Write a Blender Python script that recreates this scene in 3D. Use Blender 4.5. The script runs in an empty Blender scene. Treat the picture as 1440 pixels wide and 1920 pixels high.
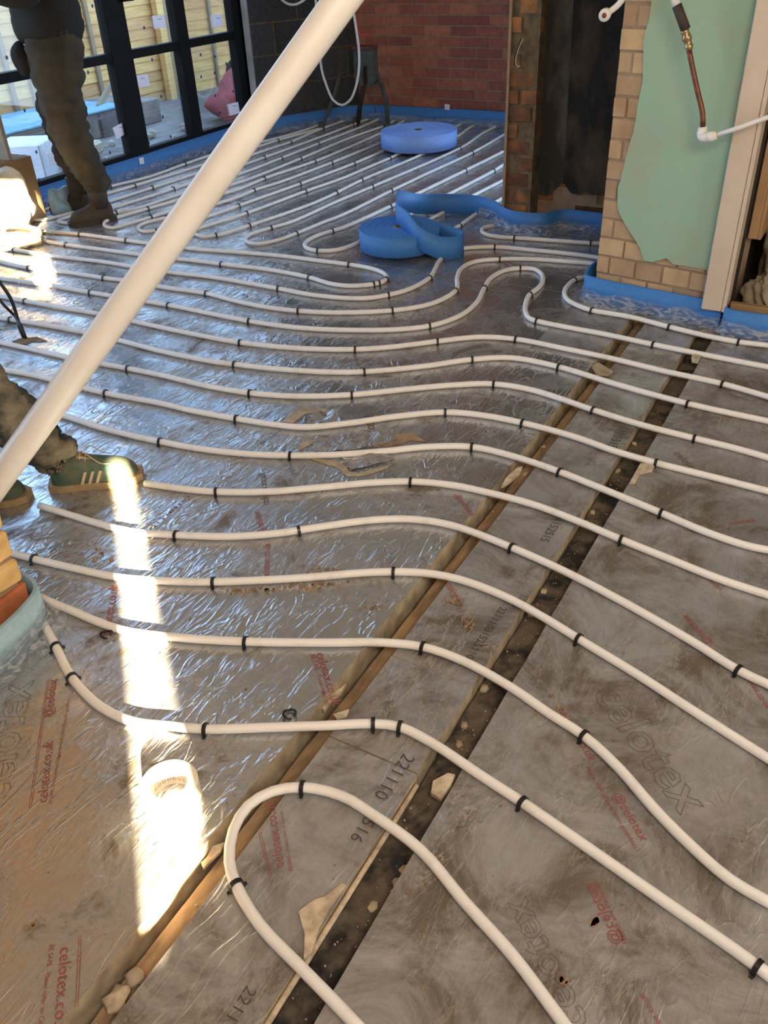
import bpy, bmesh, math, random
from mathutils import Vector, Matrix, noise as mnoise
from mathutils.geometry import tessellate_polygon
random.seed(7)
sc = bpy.context.scene
COL = sc.collection
# ---------------------------------------------------------------- camera
F = 1592.325
RX = Vector((0.87192024, 0.24984111, -0.42111104))
RY = Vector((0.4880689, -0.51247234, 0.70651316))
RZ = Vector((-0.03929173, -0.82155433, -0.56877469))
H = 1.4
cam_d = bpy.data.cameras.new('camera'); cam = bpy.data.objects.new('camera', cam_d); COL.objects.link(cam)
# camera axes in world: right, image-down, forward are the columns
right = Vector((RX.x, RY.x, RZ.x)); down = Vector((RX.y, RY.y, RZ.y)); fwd = Vector((RX.z, RY.z, RZ.z))
m = Matrix((( right.x, -down.x, -fwd.x, 0), (right.y, -down.y, -fwd.y, 0), (right.z, -down.z, -fwd.z, H), (0, 0, 0, 1)))
cam.matrix_world = m
cam_d.sensor_fit = 'VERTICAL'; cam_d.sensor_height = 32.0; cam_d.lens = F / 1920 * 32.0
cam_d.clip_start = 0.02; cam_d.clip_end = 100
sc.camera = cam
# ---------------------------------------------------------------- light
SUN_AZ = Vector((0.716, -0.698)); TAN_EL = 0.384
world = bpy.data.worlds.new('sky'); sc.world = world; world.use_nodes = True
wn = world.node_tree; bg = wn.nodes['Background']
tc = wn.nodes.new('ShaderNodeTexCoord'); sp = wn.nodes.new('ShaderNodeSeparateXYZ'); rp = wn.nodes.new('ShaderNodeValToRGB')
wn.links.new(tc.outputs['Generated'], sp.inputs[0]); wn.links.new(sp.outputs['Z'], rp.inputs[0]); wn.links.new(rp.outputs[0], bg.inputs[0])
rp.color_ramp.elements[0].position = 0.0; rp.color_ramp.elements[0].color = (0.60, 0.79, 1.0, 1)
rp.color_ramp.elements[1].position = 0.7; rp.color_ramp.elements[1].color = (0.30, 0.55, 1.0, 1)
bg.inputs[1].default_value = 5.2
sund = bpy.data.lights.new('sun', 'SUN'); sund.energy = 170; sund.angle = math.radians(0.6); sund.color = (1.0, 0.83, 0.56)
sun = bpy.data.objects.new('sun', sund); COL.objects.link(sun)
sun.rotation_euler = Vector((SUN_AZ.x, SUN_AZ.y, TAN_EL)).to_track_quat('Z', 'Y').to_euler()
sun.location = (3, -3, 3)
def area(name, loc, target, sx, sy, power, color):
    d = bpy.data.lights.new(name, 'AREA'); d.shape = 'RECTANGLE'; d.size = sx; d.size_y = sy; d.energy = power; d.color = color
    o = bpy.data.objects.new(name, d); COL.objects.link(o); o.location = loc
    o.rotation_euler = (Vector(target) - Vector(loc)).to_track_quat('-Z', 'Y').to_euler(); return o
area('overhead_fill', (1.0, -0.4, 2.95), (0.2, 1.2, 0), 1.6, 1.0, 85, (1.0, 0.93, 0.84))  # added fill lamp under the ceiling, there is no rooflight
area('right_side_fill', (2.35, 1.6, 1.3), (-1.0, 2.6, 0.6), 1.2, 1.6, 34, (1.0, 0.91, 0.80))  # added fill lamp by the right wall, which has no opening
area('warm_ceiling_fill', (0.6, 0.2, 1.9), (-2.2, 2.2, 3.0), 1.2, 1.2, 26, (1.0, 0.74, 0.44))  # added warm lamp brightening the ceiling in place of bounced sunlight
sc.view_settings.view_transform = 'Standard'; sc.view_settings.look = 'None'
sc.view_settings.exposure = 0.12; sc.view_settings.gamma = 1.0
sc.view_settings.use_curve_mapping = False

# ---------------------------------------------------------------- picture -> world measuring
def ray(u, v):
    a, b = u - 720, v - 960
    return Vector((RX.x*a + RX.y*b + RX.z*F, RY.x*a + RY.y*b + RY.z*F, RZ.x*a + RZ.y*b + RZ.z*F))
O = Vector((0, 0, H))
def P(u, v, h=0.0):
    r = ray(u, v); return O + r * ((h - H) / r.z)
def onplane(u, v, p0, n):
    r = ray(u, v); return O + r * ((Vector(p0) - O).dot(n) / r.dot(n))
def onX(u, v, x): return onplane(u, v, (x, 0, 0), Vector((1, 0, 0)))
def onY(u, v, y): return onplane(u, v, (0, y, 0), Vector((0, 1, 0)))

# ---------------------------------------------------------------- materials
def new_mat(name):
    mt = bpy.data.materials.new(name); mt.use_nodes = True
    nt = mt.node_tree; return mt, nt, nt.nodes['Principled BSDF']
def geo_pos(nt, scale=(1, 1, 1), rot=(0, 0, 0)):
    g = nt.nodes.new('ShaderNodeNewGeometry'); mp = nt.nodes.new('ShaderNodeMapping')
    mp.inputs['Scale'].default_value = scale; mp.inputs['Rotation'].default_value = rot
    nt.links.new(g.outputs['Position'], mp.inputs[0]); return mp.outputs[0]
def noise_n(nt, vec, scale, detail=4, rough=0.5, dist=0.0):
    n = nt.nodes.new('ShaderNodeTexNoise'); n.inputs['Scale'].default_value = scale
    n.inputs['Detail'].default_value = detail; n.inputs['Roughness'].default_value = rough; n.inputs['Distortion'].default_value = dist
    nt.links.new(vec, n.inputs['Vector']); return n.outputs['Fac']
def ramp(nt, fac, stops):
    r = nt.nodes.new('ShaderNodeValToRGB'); cr = r.color_ramp
    while len(cr.elements) < len(stops): cr.elements.new(0.5)
    for e, (p, c) in zip(cr.elements, stops):
        e.position = p; e.color = (c, c, c, 1) if not isinstance(c, (tuple, list)) else (c[0], c[1], c[2], 1)
    nt.links.new(fac, r.inputs[0]); return r.outputs[0]
def mixc(nt, fac, a, b, mode='MIX'):
    mx = nt.nodes.new('ShaderNodeMix'); mx.data_type = 'RGBA'; mx.blend_type = mode
    for s, val in ((mx.inputs[0], fac), (mx.inputs[6], a), (mx.inputs[7], b)):
        if hasattr(val, 'links'): nt.links.new(val, s)
        else: s.default_value = val if not isinstance(val, tuple) else (*val[:3], 1)
    return mx.outputs[2]
def math_n(nt, op, a, b, c=None):
    n = nt.nodes.new('ShaderNodeMath'); n.operation = op
    for i, val in enumerate((a, b) if c is None else (a, b, c)):
        if hasattr(val, 'links'): nt.links.new(val, n.inputs[i])
        else: n.inputs[i].default_value = val
    return n.outputs[0]
def bump(nt, bsdf, height, strength, dist):
    b = nt.nodes.new('ShaderNodeBump'); b.inputs['Strength'].default_value = strength; b.inputs['Distance'].default_value = dist
    nt.links.new(height, b.inputs['Height']); nt.links.new(b.outputs[0], bsdf.inputs['Normal']); return b
def simple(name, c1, c2=None, rough=0.6, metal=0.0, scale=8, bstr=0.2, bdist=0.004, ramp_pos=(0.35, 0.65), detail=5, stretch=(1, 1, 1), rand=0.0, spec=0.5):
    mt, nt, b = new_mat(name)
    if c2 is None: c2 = tuple(x * 0.8 for x in c1)
    v = geo_pos(nt, stretch); n = noise_n(nt, v, scale, detail, 0.6)
    col = ramp(nt, n, [(ramp_pos[0], c1), (ramp_pos[1], c2)])
    if rand:
        oi = nt.nodes.new('ShaderNodeObjectInfo')
        k = math_n(nt, 'MULTIPLY_ADD', oi.outputs['Random'], rand, 1 - rand / 2)
        hsv = nt.nodes.new('ShaderNodeHueSaturation'); nt.links.new(col, hsv.inputs['Color']); nt.links.new(k, hsv.inputs['Value'])
        k2 = math_n(nt, 'MULTIPLY_ADD', oi.outputs['Random'], 0.016, 0.492); nt.links.new(k2, hsv.inputs['Hue'])
        col = hsv.outputs[0]
    nt.links.new(col, b.inputs['Base Color'])
    b.inputs['Roughness'].default_value = rough; b.inputs['Metallic'].default_value = metal; b.inputs['Specular IOR Level'].default_value = spec
    if bstr: bump(nt, b, n, bstr, bdist)
    return mt
M = {}
def foil(name, dusty):
    mt, nt, b = new_mat(name)
    v = geo_pos(nt)
    wr = noise_n(nt, geo_pos(nt, (3.4, 0.95, 1), (0, 0, math.radians(5))), 13, 3, 0.55, 0.5)
    wr2 = noise_n(nt, geo_pos(nt, (2.6, 0.8, 1), (0, 0, math.radians(-13))), 9, 2, 0.5, 1.0)
    fold = ramp(nt, math_n(nt, 'ABSOLUTE', math_n(nt, 'SUBTRACT', wr2, 0.5), 0.0), [(0.0, 1.0), (0.05, 0.0)])
    mask = ramp(nt, noise_n(nt, v, 2.6, 3, 0.6), [(0.38, 0.15), (0.62, 1.0)])
    und = noise_n(nt, v, 6.5, 2, 0.5)
    h = math_n(nt, 'ADD', math_n(nt, 'MULTIPLY', math_n(nt, 'MULTIPLY', fold, mask), 0.45), math_n(nt, 'MULTIPLY', und, 0.8))
    h = math_n(nt, 'ADD', h, math_n(nt, 'MULTIPLY', math_n(nt, 'MULTIPLY', wr, mask), 1.5))
    bump(nt, b, h, 0.64 if not dusty else 0.5, 0.0054)
    st = noise_n(nt, v, 4.5, 12, 0.72, 0.6); st2 = noise_n(nt, v, 1.3, 6, 0.6); st3 = noise_n(nt, v, 55, 4, 0.6)
    base = ramp(nt, st2, [(0.3, (0.50, 0.52, 0.55)), (0.7, (0.60, 0.60, 0.61))])
    if dusty:
        stain = ramp(nt, st, [(0.38, 0.18), (0.50, 0.62), (0.60, 1.0)])
    else:
        stain = ramp(nt, st, [(0.46, 0.0), (0.56, 0.30), (0.64, 1.0)])
    base = mixc(nt, stain, base, (0.150, 0.118, 0.088) if not dusty else (0.155, 0.128, 0.100))
    specks = ramp(nt, st3, [(0.68, 0.0), (0.74, 1.0)])
    base = mixc(nt, math_n(nt, 'MULTIPLY', specks, 0.8), base, (0.08, 0.055, 0.04))
    pale = ramp(nt, math_n(nt, 'ABSOLUTE', math_n(nt, 'SUBTRACT', noise_n(nt, geo_pos(nt, (3.6, 0.8, 1), (0, 0, math.radians(24))), 5, 6, 0.6, 1.5), 0.5), 0.0), [(0.0, 1.0), (0.016, 0.0)])
    pale = math_n(nt, 'MULTIPLY', pale, math_n(nt, 'MULTIPLY', mask, 0.75 if dusty else 0.3))
    base = mixc(nt, pale, base, (0.52, 0.47, 0.40))
    nt.links.new(base, b.inputs['Base Color'])
    met = ramp(nt, stain, [(0.0, 0.86 if not dusty else 0.70), (1.0, 0.25 if not dusty else 0.35)]); nt.links.new(met, b.inputs['Metallic'])
    rg = ramp(nt, stain, [(0.0, 0.22 if not dusty else 0.33), (1.0, 0.52 if not dusty else 0.46)]); nt.links.new(rg, b.inputs['Roughness'])
    return mt
M['foil'] = foil('silver foil facing', False)
M['foil_dusty'] = foil('dusty silver foil facing', True)
M['pir'] = simple('cut yellow insulation foam', (0.46, 0.38, 0.26), (0.26, 0.20, 0.13), 0.85, scale=20, bdist=0.003)
M['pir_pale'] = simple('pale foam crumb', (0.60, 0.50, 0.36), (0.34, 0.26, 0.18), 0.85, scale=40)
M['timber_dusty'] = simple('dusty joist timber', (0.34, 0.225, 0.125), (0.15, 0.10, 0.06), 0.85, scale=9, stretch=(4, 1, 1), bdist=0.004)
M['black_dirt'] = simple('tar black dusty joist', (0.11, 0.085, 0.06), (0.014, 0.012, 0.011), 0.8, scale=14, bstr=0.6, bdist=0.01, ramp_pos=(0.42, 0.6))
M['subfloor'] = simple('dark oversite', (0.06, 0.05, 0.04), (0.03, 0.025, 0.02), 0.9)
M['pipe'] = simple('white plastic pipe', (0.78, 0.755, 0.72), (0.62, 0.57, 0.50), 0.45, spec=0.35, scale=16, bstr=0, ramp_pos=(0.55, 0.8), detail=8)
M['pole'] = simple('cream white pole', (0.77, 0.755, 0.73), (0.72, 0.69, 0.65), 0.32, scale=6, bstr=0)
M['clip'] = simple('black plastic clip', (0.012, 0.012, 0.013), rough=0.4, bstr=0)
M['blue'] = simple('blue edging foam', (0.05, 0.21, 0.55), (0.04, 0.18, 0.48), 0.62, scale=50, bstr=0.15, bdist=0.001)
M['blue_roll'] = simple('pale blue edging foam', (0.24, 0.42, 0.90), (0.20, 0.36, 0.82), 0.6, scale=50, bstr=0.15, bdist=0.001)
M['frame'] = simple('black aluminium', (0.006, 0.006, 0.007), rough=0.6, bstr=0, spec=0.15)
M['bead'] = simple('galvanised corner bead', (0.45, 0.48, 0.52), (0.3, 0.32, 0.35), 0.5, 0.3)
M['brick_red'] = simple('red facing brick', (0.40, 0.135, 0.080), (0.30, 0.095, 0.058), 0.85, scale=30, rand=0.55, bdist=0.003)
M['brick_old'] = simple('sooty old brick', (0.29, 0.115, 0.04), (0.07, 0.045, 0.028), 0.9, scale=12, rand=1.0, bdist=0.006, bstr=0.5)
M['brick_tan'] = simple('tan plaster-smeared brick', (0.50, 0.35, 0.20), (0.38, 0.235, 0.13), 0.9, scale=7, rand=0.35, bdist=0.006, bstr=0.5)
M['brick_yellow'] = simple('yellow stock brick', (0.62, 0.42, 0.18), (0.45, 0.28, 0.11), 0.9, scale=14, bdist=0.006, bstr=0.6)
M['brick_orange'] = simple('orange red brick', (0.50, 0.17, 0.07), (0.28, 0.08, 0.035), 0.9, scale=10, bdist=0.006, bstr=0.6)
M['block'] = simple('dark concrete block', (0.055, 0.055, 0.055), (0.03, 0.031, 0.034), 0.9, scale=40, rand=0.5, bdist=0.003)
M['mortar'] = simple('grey brown mortar', (0.34, 0.235, 0.165), (0.25, 0.17, 0.12), 0.95, scale=30)
M['mortar_sand'] = simple('sandy mortar', (0.16, 0.115, 0.06), (0.08, 0.06, 0.035), 0.95, scale=30)
M['mortar_tan'] = simple('tan lime mortar', (0.34, 0.245, 0.165), (0.26, 0.18, 0.12), 0.95, scale=16, bstr=0.6, bdist=0.008)
M['soot'] = simple('sooty chimney render', (0.006, 0.005, 0.004), (0.105, 0.070, 0.036), 0.85, ramp_pos=(0.45, 0.75), scale=3.6, stretch=(1.5, 1, 0.8), bstr=0.5, bdist=0.008, detail=9)
M['soot_grey'] = simple('grey sooty render', (0.030, 0.028, 0.024), (0.115, 0.105, 0.09), 0.85, scale=5, stretch=(2, 1, 0.7), bstr=0.6, bdist=0.01, detail=10, ramp_pos=(0.42, 0.72))
M['green'] = simple('faded green distemper', (0.30, 0.45, 0.32), (0.36, 0.36, 0.25), 0.75, scale=4, ramp_pos=(0.50, 0.74), detail=9, bdist=0.002)
M['plaster_edge'] = simple('old plaster edge', (0.42, 0.36, 0.27), rough=0.9)
M['trim'] = simple('cream gloss woodwork', (0.62, 0.52, 0.41), (0.55, 0.45, 0.35), 0.5, scale=7, bdist=0.002)
M['board_brown'] = simple('brown timber board', (0.42, 0.26, 0.13), (0.34, 0.20, 0.10), 0.6, scale=6, stretch=(6, 6, 1))
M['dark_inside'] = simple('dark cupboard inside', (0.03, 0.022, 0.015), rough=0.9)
M['cloth'] = simple('olive dust sheet', (0.34, 0.29, 0.20), (0.24, 0.21, 0.145), 0.9, scale=12, bdist=0.004)
M['wall_inside'] = simple('bare plaster', (0.50, 0.40, 0.30), (0.42, 0.33, 0.24), 0.9)
M['ceiling'] = simple('warm plasterboard ceiling', (0.74, 0.55, 0.34), (0.66, 0.48, 0.29), 0.9)
M['fence'] = simple('golden larch lap board', (0.68, 0.42, 0.165), (0.52, 0.29, 0.10), 0.8, scale=5, stretch=(1, 1, 12), rand=0.25)
M['fence_post'] = simple('grey brown fence batten', (0.30, 0.22, 0.13), rough=0.85)
M['deck'] = simple('weathered grey decking', (0.17, 0.135, 0.11), (0.10, 0.08, 0.065), 0.8, scale=8, rand=0.4)
M['ground'] = simple('dusty yard ground', (0.23, 0.19, 0.16), (0.16, 0.13, 0.11), 0.95, scale=4)
def paper():
    mt, nt, b = new_mat('thin white paper'); b.inputs['Base Color'].default_value = (0.85, 0.82, 0.86, 1)
    tl = nt.nodes.new('ShaderNodeBsdfTranslucent'); tl.inputs[0].default_value = (0.9, 0.86, 0.9, 1); mx = nt.nodes.new('ShaderNodeMixShader'); mx.inputs[0].default_value = 0.5
    out = [q for q in nt.nodes if q.type == 'OUTPUT_MATERIAL'][0]
    nt.links.new(b.outputs[0], mx.inputs[1]); nt.links.new(tl.outputs[0], mx.inputs[2]); nt.links.new(mx.outputs[0], out.inputs[0]); return mt
M['paper'] = paper()
M['white'] = simple('white paper', (0.80, 0.78, 0.82), rough=0.7, bstr=0)
M['dot'] = simple('blue plastic spacer', (0.015, 0.04, 0.20), rough=0.4, bstr=0)
M['copper'] = simple('tarnished copper', (0.24, 0.09, 0.05), (0.12, 0.045, 0.03), 0.45, 0.6, scale=30)
M['brass'] = simple('brass coupling', (0.42, 0.30, 0.16), rough=0.35, metal=0.8)
M['lagging'] = simple('black brown lagging', (0.05, 0.035, 0.025), rough=0.7)
M['trouser'] = simple('dark olive work trousers', (0.055, 0.042, 0.022), (0.028, 0.022, 0.014), 0.9, scale=9, bdist=0.012, bstr=0.8)
M['jacket'] = simple('black work jacket', (0.010, 0.009, 0.008), rough=0.9, scale=14, bdist=0.006)
M['boot'] = simple('brown work boot leather', (0.05, 0.032, 0.017), (0.028, 0.018, 0.01), 0.7)
M['skin'] = simple('skin', (0.45, 0.27, 0.19), rough=0.55, bstr=0)
M['hair'] = simple('dark brown hair', (0.04, 0.025, 0.015), rough=0.7)
M['jeans'] = simple('dusty slate jeans', (0.20, 0.175, 0.125), (0.028, 0.033, 0.034), 0.9, scale=7, ramp_pos=(0.42, 0.56), bdist=0.012, bstr=0.8, detail=7)
M['suede'] = simple('worn green suede', (0.03, 0.085, 0.065), (0.12, 0.12, 0.075), 0.85, scale=22, bdist=0.002)
M['cream'] = simple('cream shoe trim', (0.52, 0.42, 0.28), (0.42, 0.32, 0.2), 0.75, scale=40)
M['gum'] = simple('tan rubber sole', (0.34, 0.24, 0.13), (0.25, 0.17, 0.09), 0.7, scale=40)
M['tripod'] = simple('grey green cast iron', (0.10, 0.105, 0.085), (0.05, 0.052, 0.042), 0.7, 0.2, scale=20)
M['red_brown'] = simple('red brown paint', (0.13, 0.035, 0.025), rough=0.6)
M['red'] = simple('red tape', (0.75, 0.04, 0.02), rough=0.5, bstr=0)
M['red_ink'] = simple('dull red print', (0.30, 0.075, 0.06), rough=0.6, bstr=0)
M['red_faint'] = simple('faint brown print', (0.16, 0.10, 0.08), rough=0.6, bstr=0)
M['black_ink'] = simple('black ink print', (0.06, 0.05, 0.045), rough=0.6, bstr=0)
M['grey_ink'] = simple('grey ink print', (0.20, 0.17, 0.14), rough=0.6, bstr=0)
M['tape'] = simple('cream translucent tape', (0.86, 0.80, 0.62), rough=0.3, bstr=0)
M['core'] = simple('white card core', (0.72, 0.66, 0.58), rough=0.8, bstr=0)
M['sack'] = simple('pale canvas sack', (0.70, 0.58, 0.40), (0.52, 0.40, 0.24), 0.85, scale=10, bdist=0.012, bstr=0.8)
M['card'] = simple('brown cardboard', (0.32, 0.20, 0.09), (0.25, 0.15, 0.07), 0.8)
M['ply'] = simple('grey buff sheet', (0.34, 0.29, 0.22), rough=0.8)
M['cable'] = simple('black cable sheath', (0.015, 0.014, 0.013), rough=0.5, bstr=0)
M['tarp'] = simple('light blue tarpaulin', (0.22, 0.45, 0.56), (0.15, 0.32, 0.42), 0.5, scale=12)
M['pallet'] = simple('grey timber stack', (0.13, 0.11, 0.09), (0.30, 0.25, 0.2), 0.85, scale=5)
M['red_bag'] = simple('dusty red rubble sack', (0.45, 0.09, 0.08), (0.30, 0.06, 0.06), 0.7, scale=8, bdist=0.02, bstr=0.8)
M['rubble'] = simple('pale rubble', (0.42, 0.34, 0.26), (0.3, 0.24, 0.18), 0.9, scale=20)
def glassy(name, tint, alpha_t, rough):
    mt, nt, b = new_mat(name)
    tr = nt.nodes.new('ShaderNodeBsdfTransparent'); gl = nt.nodes.new('ShaderNodeBsdfGlossy'); mx = nt.nodes.new('ShaderNodeMixShader')
    tr.inputs[0].default_value = (*tint, 1); gl.inputs['Roughness'].default_value = rough
    lw = nt.nodes.new('ShaderNodeLayerWeight'); lw.inputs[0].default_value = 0.25
    k = math_n(nt, 'MULTIPLY_ADD', lw.outputs['Fresnel'], 0.5, alpha_t)
    nt.links.new(k, mx.inputs[0]); nt.links.new(tr.outputs[0], mx.inputs[1]); nt.links.new(gl.outputs[0], mx.inputs[2])
    out = [n for n in nt.nodes if n.type == 'OUTPUT_MATERIAL'][0]; nt.links.new(mx.outputs[0], out.inputs[0]); return mt
M['glass'] = glassy('window glass', (0.93, 0.95, 0.95), 0.03, 0.02)
def polythene():
    mt, nt, b = new_mat('crumpled clear polythene')
    tr = nt.nodes.new('ShaderNodeBsdfTransparent'); tr.inputs[0].default_value = (0.95, 0.96, 0.97, 1); mx = nt.nodes.new('ShaderNodeMixShader')
    n = noise_n(nt, geo_pos(nt, (1, 1, 3)), 22, 5, 0.6, 1.5); bump(nt, b, n, 0.7, 0.008)
    b.inputs['Base Color'].default_value = (0.75, 0.78, 0.82, 1); b.inputs['Roughness'].default_value = 0.12
    k = ramp(nt, n, [(0.45, 0.05), (0.62, 0.30)]); nt.links.new(k, mx.inputs[0])
    out = [q for q in nt.nodes if q.type == 'OUTPUT_MATERIAL'][0]
    nt.links.new(tr.outputs[0], mx.inputs[1]); nt.links.new(b.outputs[0], mx.inputs[2]); nt.links.new(mx.outputs[0], out.inputs[0]); return mt
M['poly'] = polythene()

# ---------------------------------------------------------------- object helpers
WL = {}
def thing(name, label=None, cat=None, loc=(0, 0, 0), group=None, kind=None):
    o = bpy.data.objects.new(name, None); COL.objects.link(o); o.location = loc; o.empty_display_size = 0.05
    WL[o.name] = Vector(loc)
    if label: o['label'] = label
    if cat: o['category'] = cat
    if group: o['group'] = group
    if kind: o['kind'] = kind
    return o
def link_mesh(name, me, parent=None, origin=None):
    """me holds world-space vertices; the object's origin is moved to 'origin'"""
    o = bpy.data.objects.new(name, me); COL.objects.link(o)
    if origin is None:
        if parent is not None: origin = WL[parent.name]
        elif len(me.vertices):
            xs = [v.co for v in me.vertices]
            origin = Vector((sum(v.x for v in xs) / len(xs), sum(v.y for v in xs) / len(xs), min(v.z for v in xs)))
        else: origin = Vector((0, 0, 0))
    origin = Vector(origin); me.transform(Matrix.Translation(-origin))
    WL[o.name] = origin
    if parent is not None:
        o.parent = parent; o.location = origin - WL[parent.name]
    else: o.location = origin
    return o
def tag(o, label=None, cat=None, group=None, kind=None):
    for k, v in (('label', label), ('category', cat), ('group', group), ('kind', kind)):
        if v: o[k] = v
    return o
def mk(name, verts, faces, mats, parent=None, smooth=False, idx=None, origin=None):
    me = bpy.data.meshes.new(name); me.from_pydata([tuple(v) for v in verts], [], faces)
    for mm in (mats if isinstance(mats, (list, tuple)) else [mats]): me.materials.append(M[mm] if isinstance(mm, str) else mm)
    if idx:
        for p, i in zip(me.polygons, idx): p.material_index = i
    if smooth:
        for p in me.polygons: p.use_smooth = True
    me.validate(); me.update(); return link_mesh(name, me, parent, origin)
def from_bm(name, bm, mats, parent=None, smooth=False, origin=None):
    bmesh.ops.recalc_face_normals(bm, faces=bm.faces[:])
    me = bpy.data.meshes.new(name); bm.to_mesh(me); bm.free()
    for mm in (mats if isinstance(mats, (list, tuple)) else [mats]): me.materials.append(M[mm])
    if smooth:
        for p in me.polygons: p.use_smooth = True
    return link_mesh(name, me, parent, origin)
def bm_box(bm, c, s, rot=0.0, bev=0.0, frame=None):
    """box centred c, full sizes s, rotated rot about z (or by 3x3 frame)"""
    r = bmesh.ops.create_cube(bm, size=1.0)
    Mx = Matrix.Translation(Vector(c)) @ ((frame.to_4x4() if frame is not None else Matrix.Rotation(rot, 4, 'Z')) @ Matrix.Diagonal((*s, 1)))
    bmesh.ops.transform(bm, matrix=Mx, verts=r['verts'])
    if bev:
        es = list({e for v in r['verts'] for e in v.link_edges})
        bmesh.ops.bevel(bm, geom=es, offset=bev, segments=1, affect='EDGES')
def box(name, lo, hi, mat, parent=None, bev=0.0):
    bm = bmesh.new(); lo = Vector(lo); hi = Vector(hi)
    bm_box(bm, (lo + hi) / 2, hi - lo, 0, bev); return from_bm(name, bm, mat, parent)
def catmull(pts, step=0.02):
    pts = [Vector(p) for p in pts]; out = []
    q = [pts[0] * 2 - pts[1]] + pts + [pts[-1] * 2 - pts[-2]]
    for i in range(1, len(q) - 2):
        a, b, c, d = q[i-1], q[i], q[i+1], q[i+2]
        n = max(2, int((c - b).length / step))
        t0 = 0; t1 = max(1e-4, (b-a).length ** .5); t2 = t1 + max(1e-4, (c-b).length ** .5); t3 = t2 + max(1e-4, (d-c).length ** .5)
        for k in range(n):
            t = t1 + (t2 - t1) * k / n
            A1 = a*((t1-t)/(t1-t0)) + b*((t-t0)/(t1-t0)); A2 = b*((t2-t)/(t2-t1)) + c*((t-t1)/(t2-t1)); A3 = c*((t3-t)/(t3-t2)) + d*((t-t2)/(t3-t2))
            B1 = A1*((t2-t)/(t2-t0)) + A2*((t-t0)/(t2-t0)); B2 = A2*((t3-t)/(t3-t1)) + A3*((t-t1)/(t3-t1))
            out.append(B1*((t2-t)/(t2-t1)) + B2*((t-t1)/(t2-t1)))
    out.append(pts[-1]); return out
def tube_geo(path, rad, seg=10, cap=True, verts=None, faces=None):
    verts = [] if verts is None else verts; faces = [] if faces is None else faces
    base = len(verts); n = len(path); up = None
    for i, p in enumerate(path):
        t = (path[min(i+1, n-1)] - path[max(i-1, 0)]).normalized()
        if up is None: up = Vector((0, 0, 1)) if abs(t.z) < 0.9 else Vector((1, 0, 0))
        s = t.cross(up).normalized(); up = s.cross(t).normalized()
        r = rad[i] if isinstance(rad, (list, tuple)) else rad
        for k in range(seg):
            a = 2 * math.pi * k / seg; verts.append(p + s * (math.cos(a) * r) + up * (math.sin(a) * r))
    for i in range(n - 1):
        for k in range(seg):
            a = base + i*seg + k; b = base + i*seg + (k+1) % seg
            faces.append((a, b, b + seg, a + seg))
    if cap:
        faces.append(tuple(base + k for k in range(seg))[::-1]); faces.append(tuple(base + (n-1)*seg + k for k in range(seg)))
    return verts, faces
def tube(name, path, rad, mat, parent=None, seg=10, origin=None):
    v, f = tube_geo([Vector(p) for p in path], rad, seg); o = mk(name, v, f, mat, parent, True, origin=origin)
    return o
def ribbon(name, path, z0, h, th, mat, parent=None, smooth=True, lean=0.0):
    """vertical band following path (2-D or with own base z), height h, thickness th"""
    path = [Vector((p[0], p[1], (p[2] if len(p) > 2 else z0))) for p in path]
    v, f = [], []; n = len(path)
    for i, p in enumerate(path):
        t = (path[min(i+1, n-1)] - path[max(i-1, 0)]); t.z = 0; t.normalize(); s = Vector((-t.y, t.x, 0)) * th / 2
        for q in (p - s, p + s, p + s + Vector((0, 0, h)), p - s + Vector((0, 0, h))): v.append(q)
    for i in range(n - 1):
        for k in range(4):
            a = i*4 + k; b = i*4 + (k+1) % 4; f.append((a, b, b+4, a+4))
    f.append((3, 2, 1, 0)); f.append(tuple((n-1)*4 + k for k in range(4)))
    o = mk(name, v, f, mat, parent)
    if smooth:
        for p in o.data.polygons: p.use_smooth = abs(p.normal.z) < 0.5
    return o
def poly_prism(name, pts, depth, mat, parent=None, mats2=None, holes=None, origin=None):
    """pts coplanar world points; extruded by vector depth. holes: list of loops"""
    loops = [[Vector(p) for p in pts]] + [[Vector(p) for p in h] for h in (holes or [])]
    flat = [p for l in loops for p in l]; d = Vector(depth); n = len(flat)
    tris = tessellate_polygon(loops)
    faces = [tuple(t) for t in tris] + [tuple(x + n for x in reversed(t)) for t in tris]; k = 0
    for l in loops:
        for i in range(len(l)):
            a = k + i; b = k + (i+1) % len(l); faces.append((a, b, b+n, a+n))
        k += len(l)
    bm = bmesh.new(); vs = [bm.verts.new(p) for p in flat + [p + d for p in flat]]
    for fc in faces:
        try: bm.faces.new([vs[i] for i in fc])
        except ValueError: pass
    return from_bm(name, bm, mat, parent, origin=origin)
def lump(name, c, s, mat, parent=None, seed=0, amp=0.35, sub=2, flatz=True, freq=1.5, rot=0.0):
    bm = bmesh.new(); bmesh.ops.create_icosphere(bm, subdivisions=sub, radius=1)
    for v in bm.verts:
        k = 1 + amp * mnoise.noise(v.co * freq + Vector((seed * 7.3, seed * 3.1, seed)))
        v.co = v.co * k
        if flatz and v.co.z < -0.55: v.co.z = -0.55
    zmin = min(v.co.z for v in bm.verts)
    for v in bm.verts:
        q = Vector((v.co.x * s[0], v.co.y * s[1], (v.co.z - zmin) * s[2] / 1.55)); q.rotate(Matrix.Rotation(rot, 3, 'Z')); v.co = q + Vector(c)
    return from_bm(name, bm, mat, parent, smooth=sub > 1)

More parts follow.
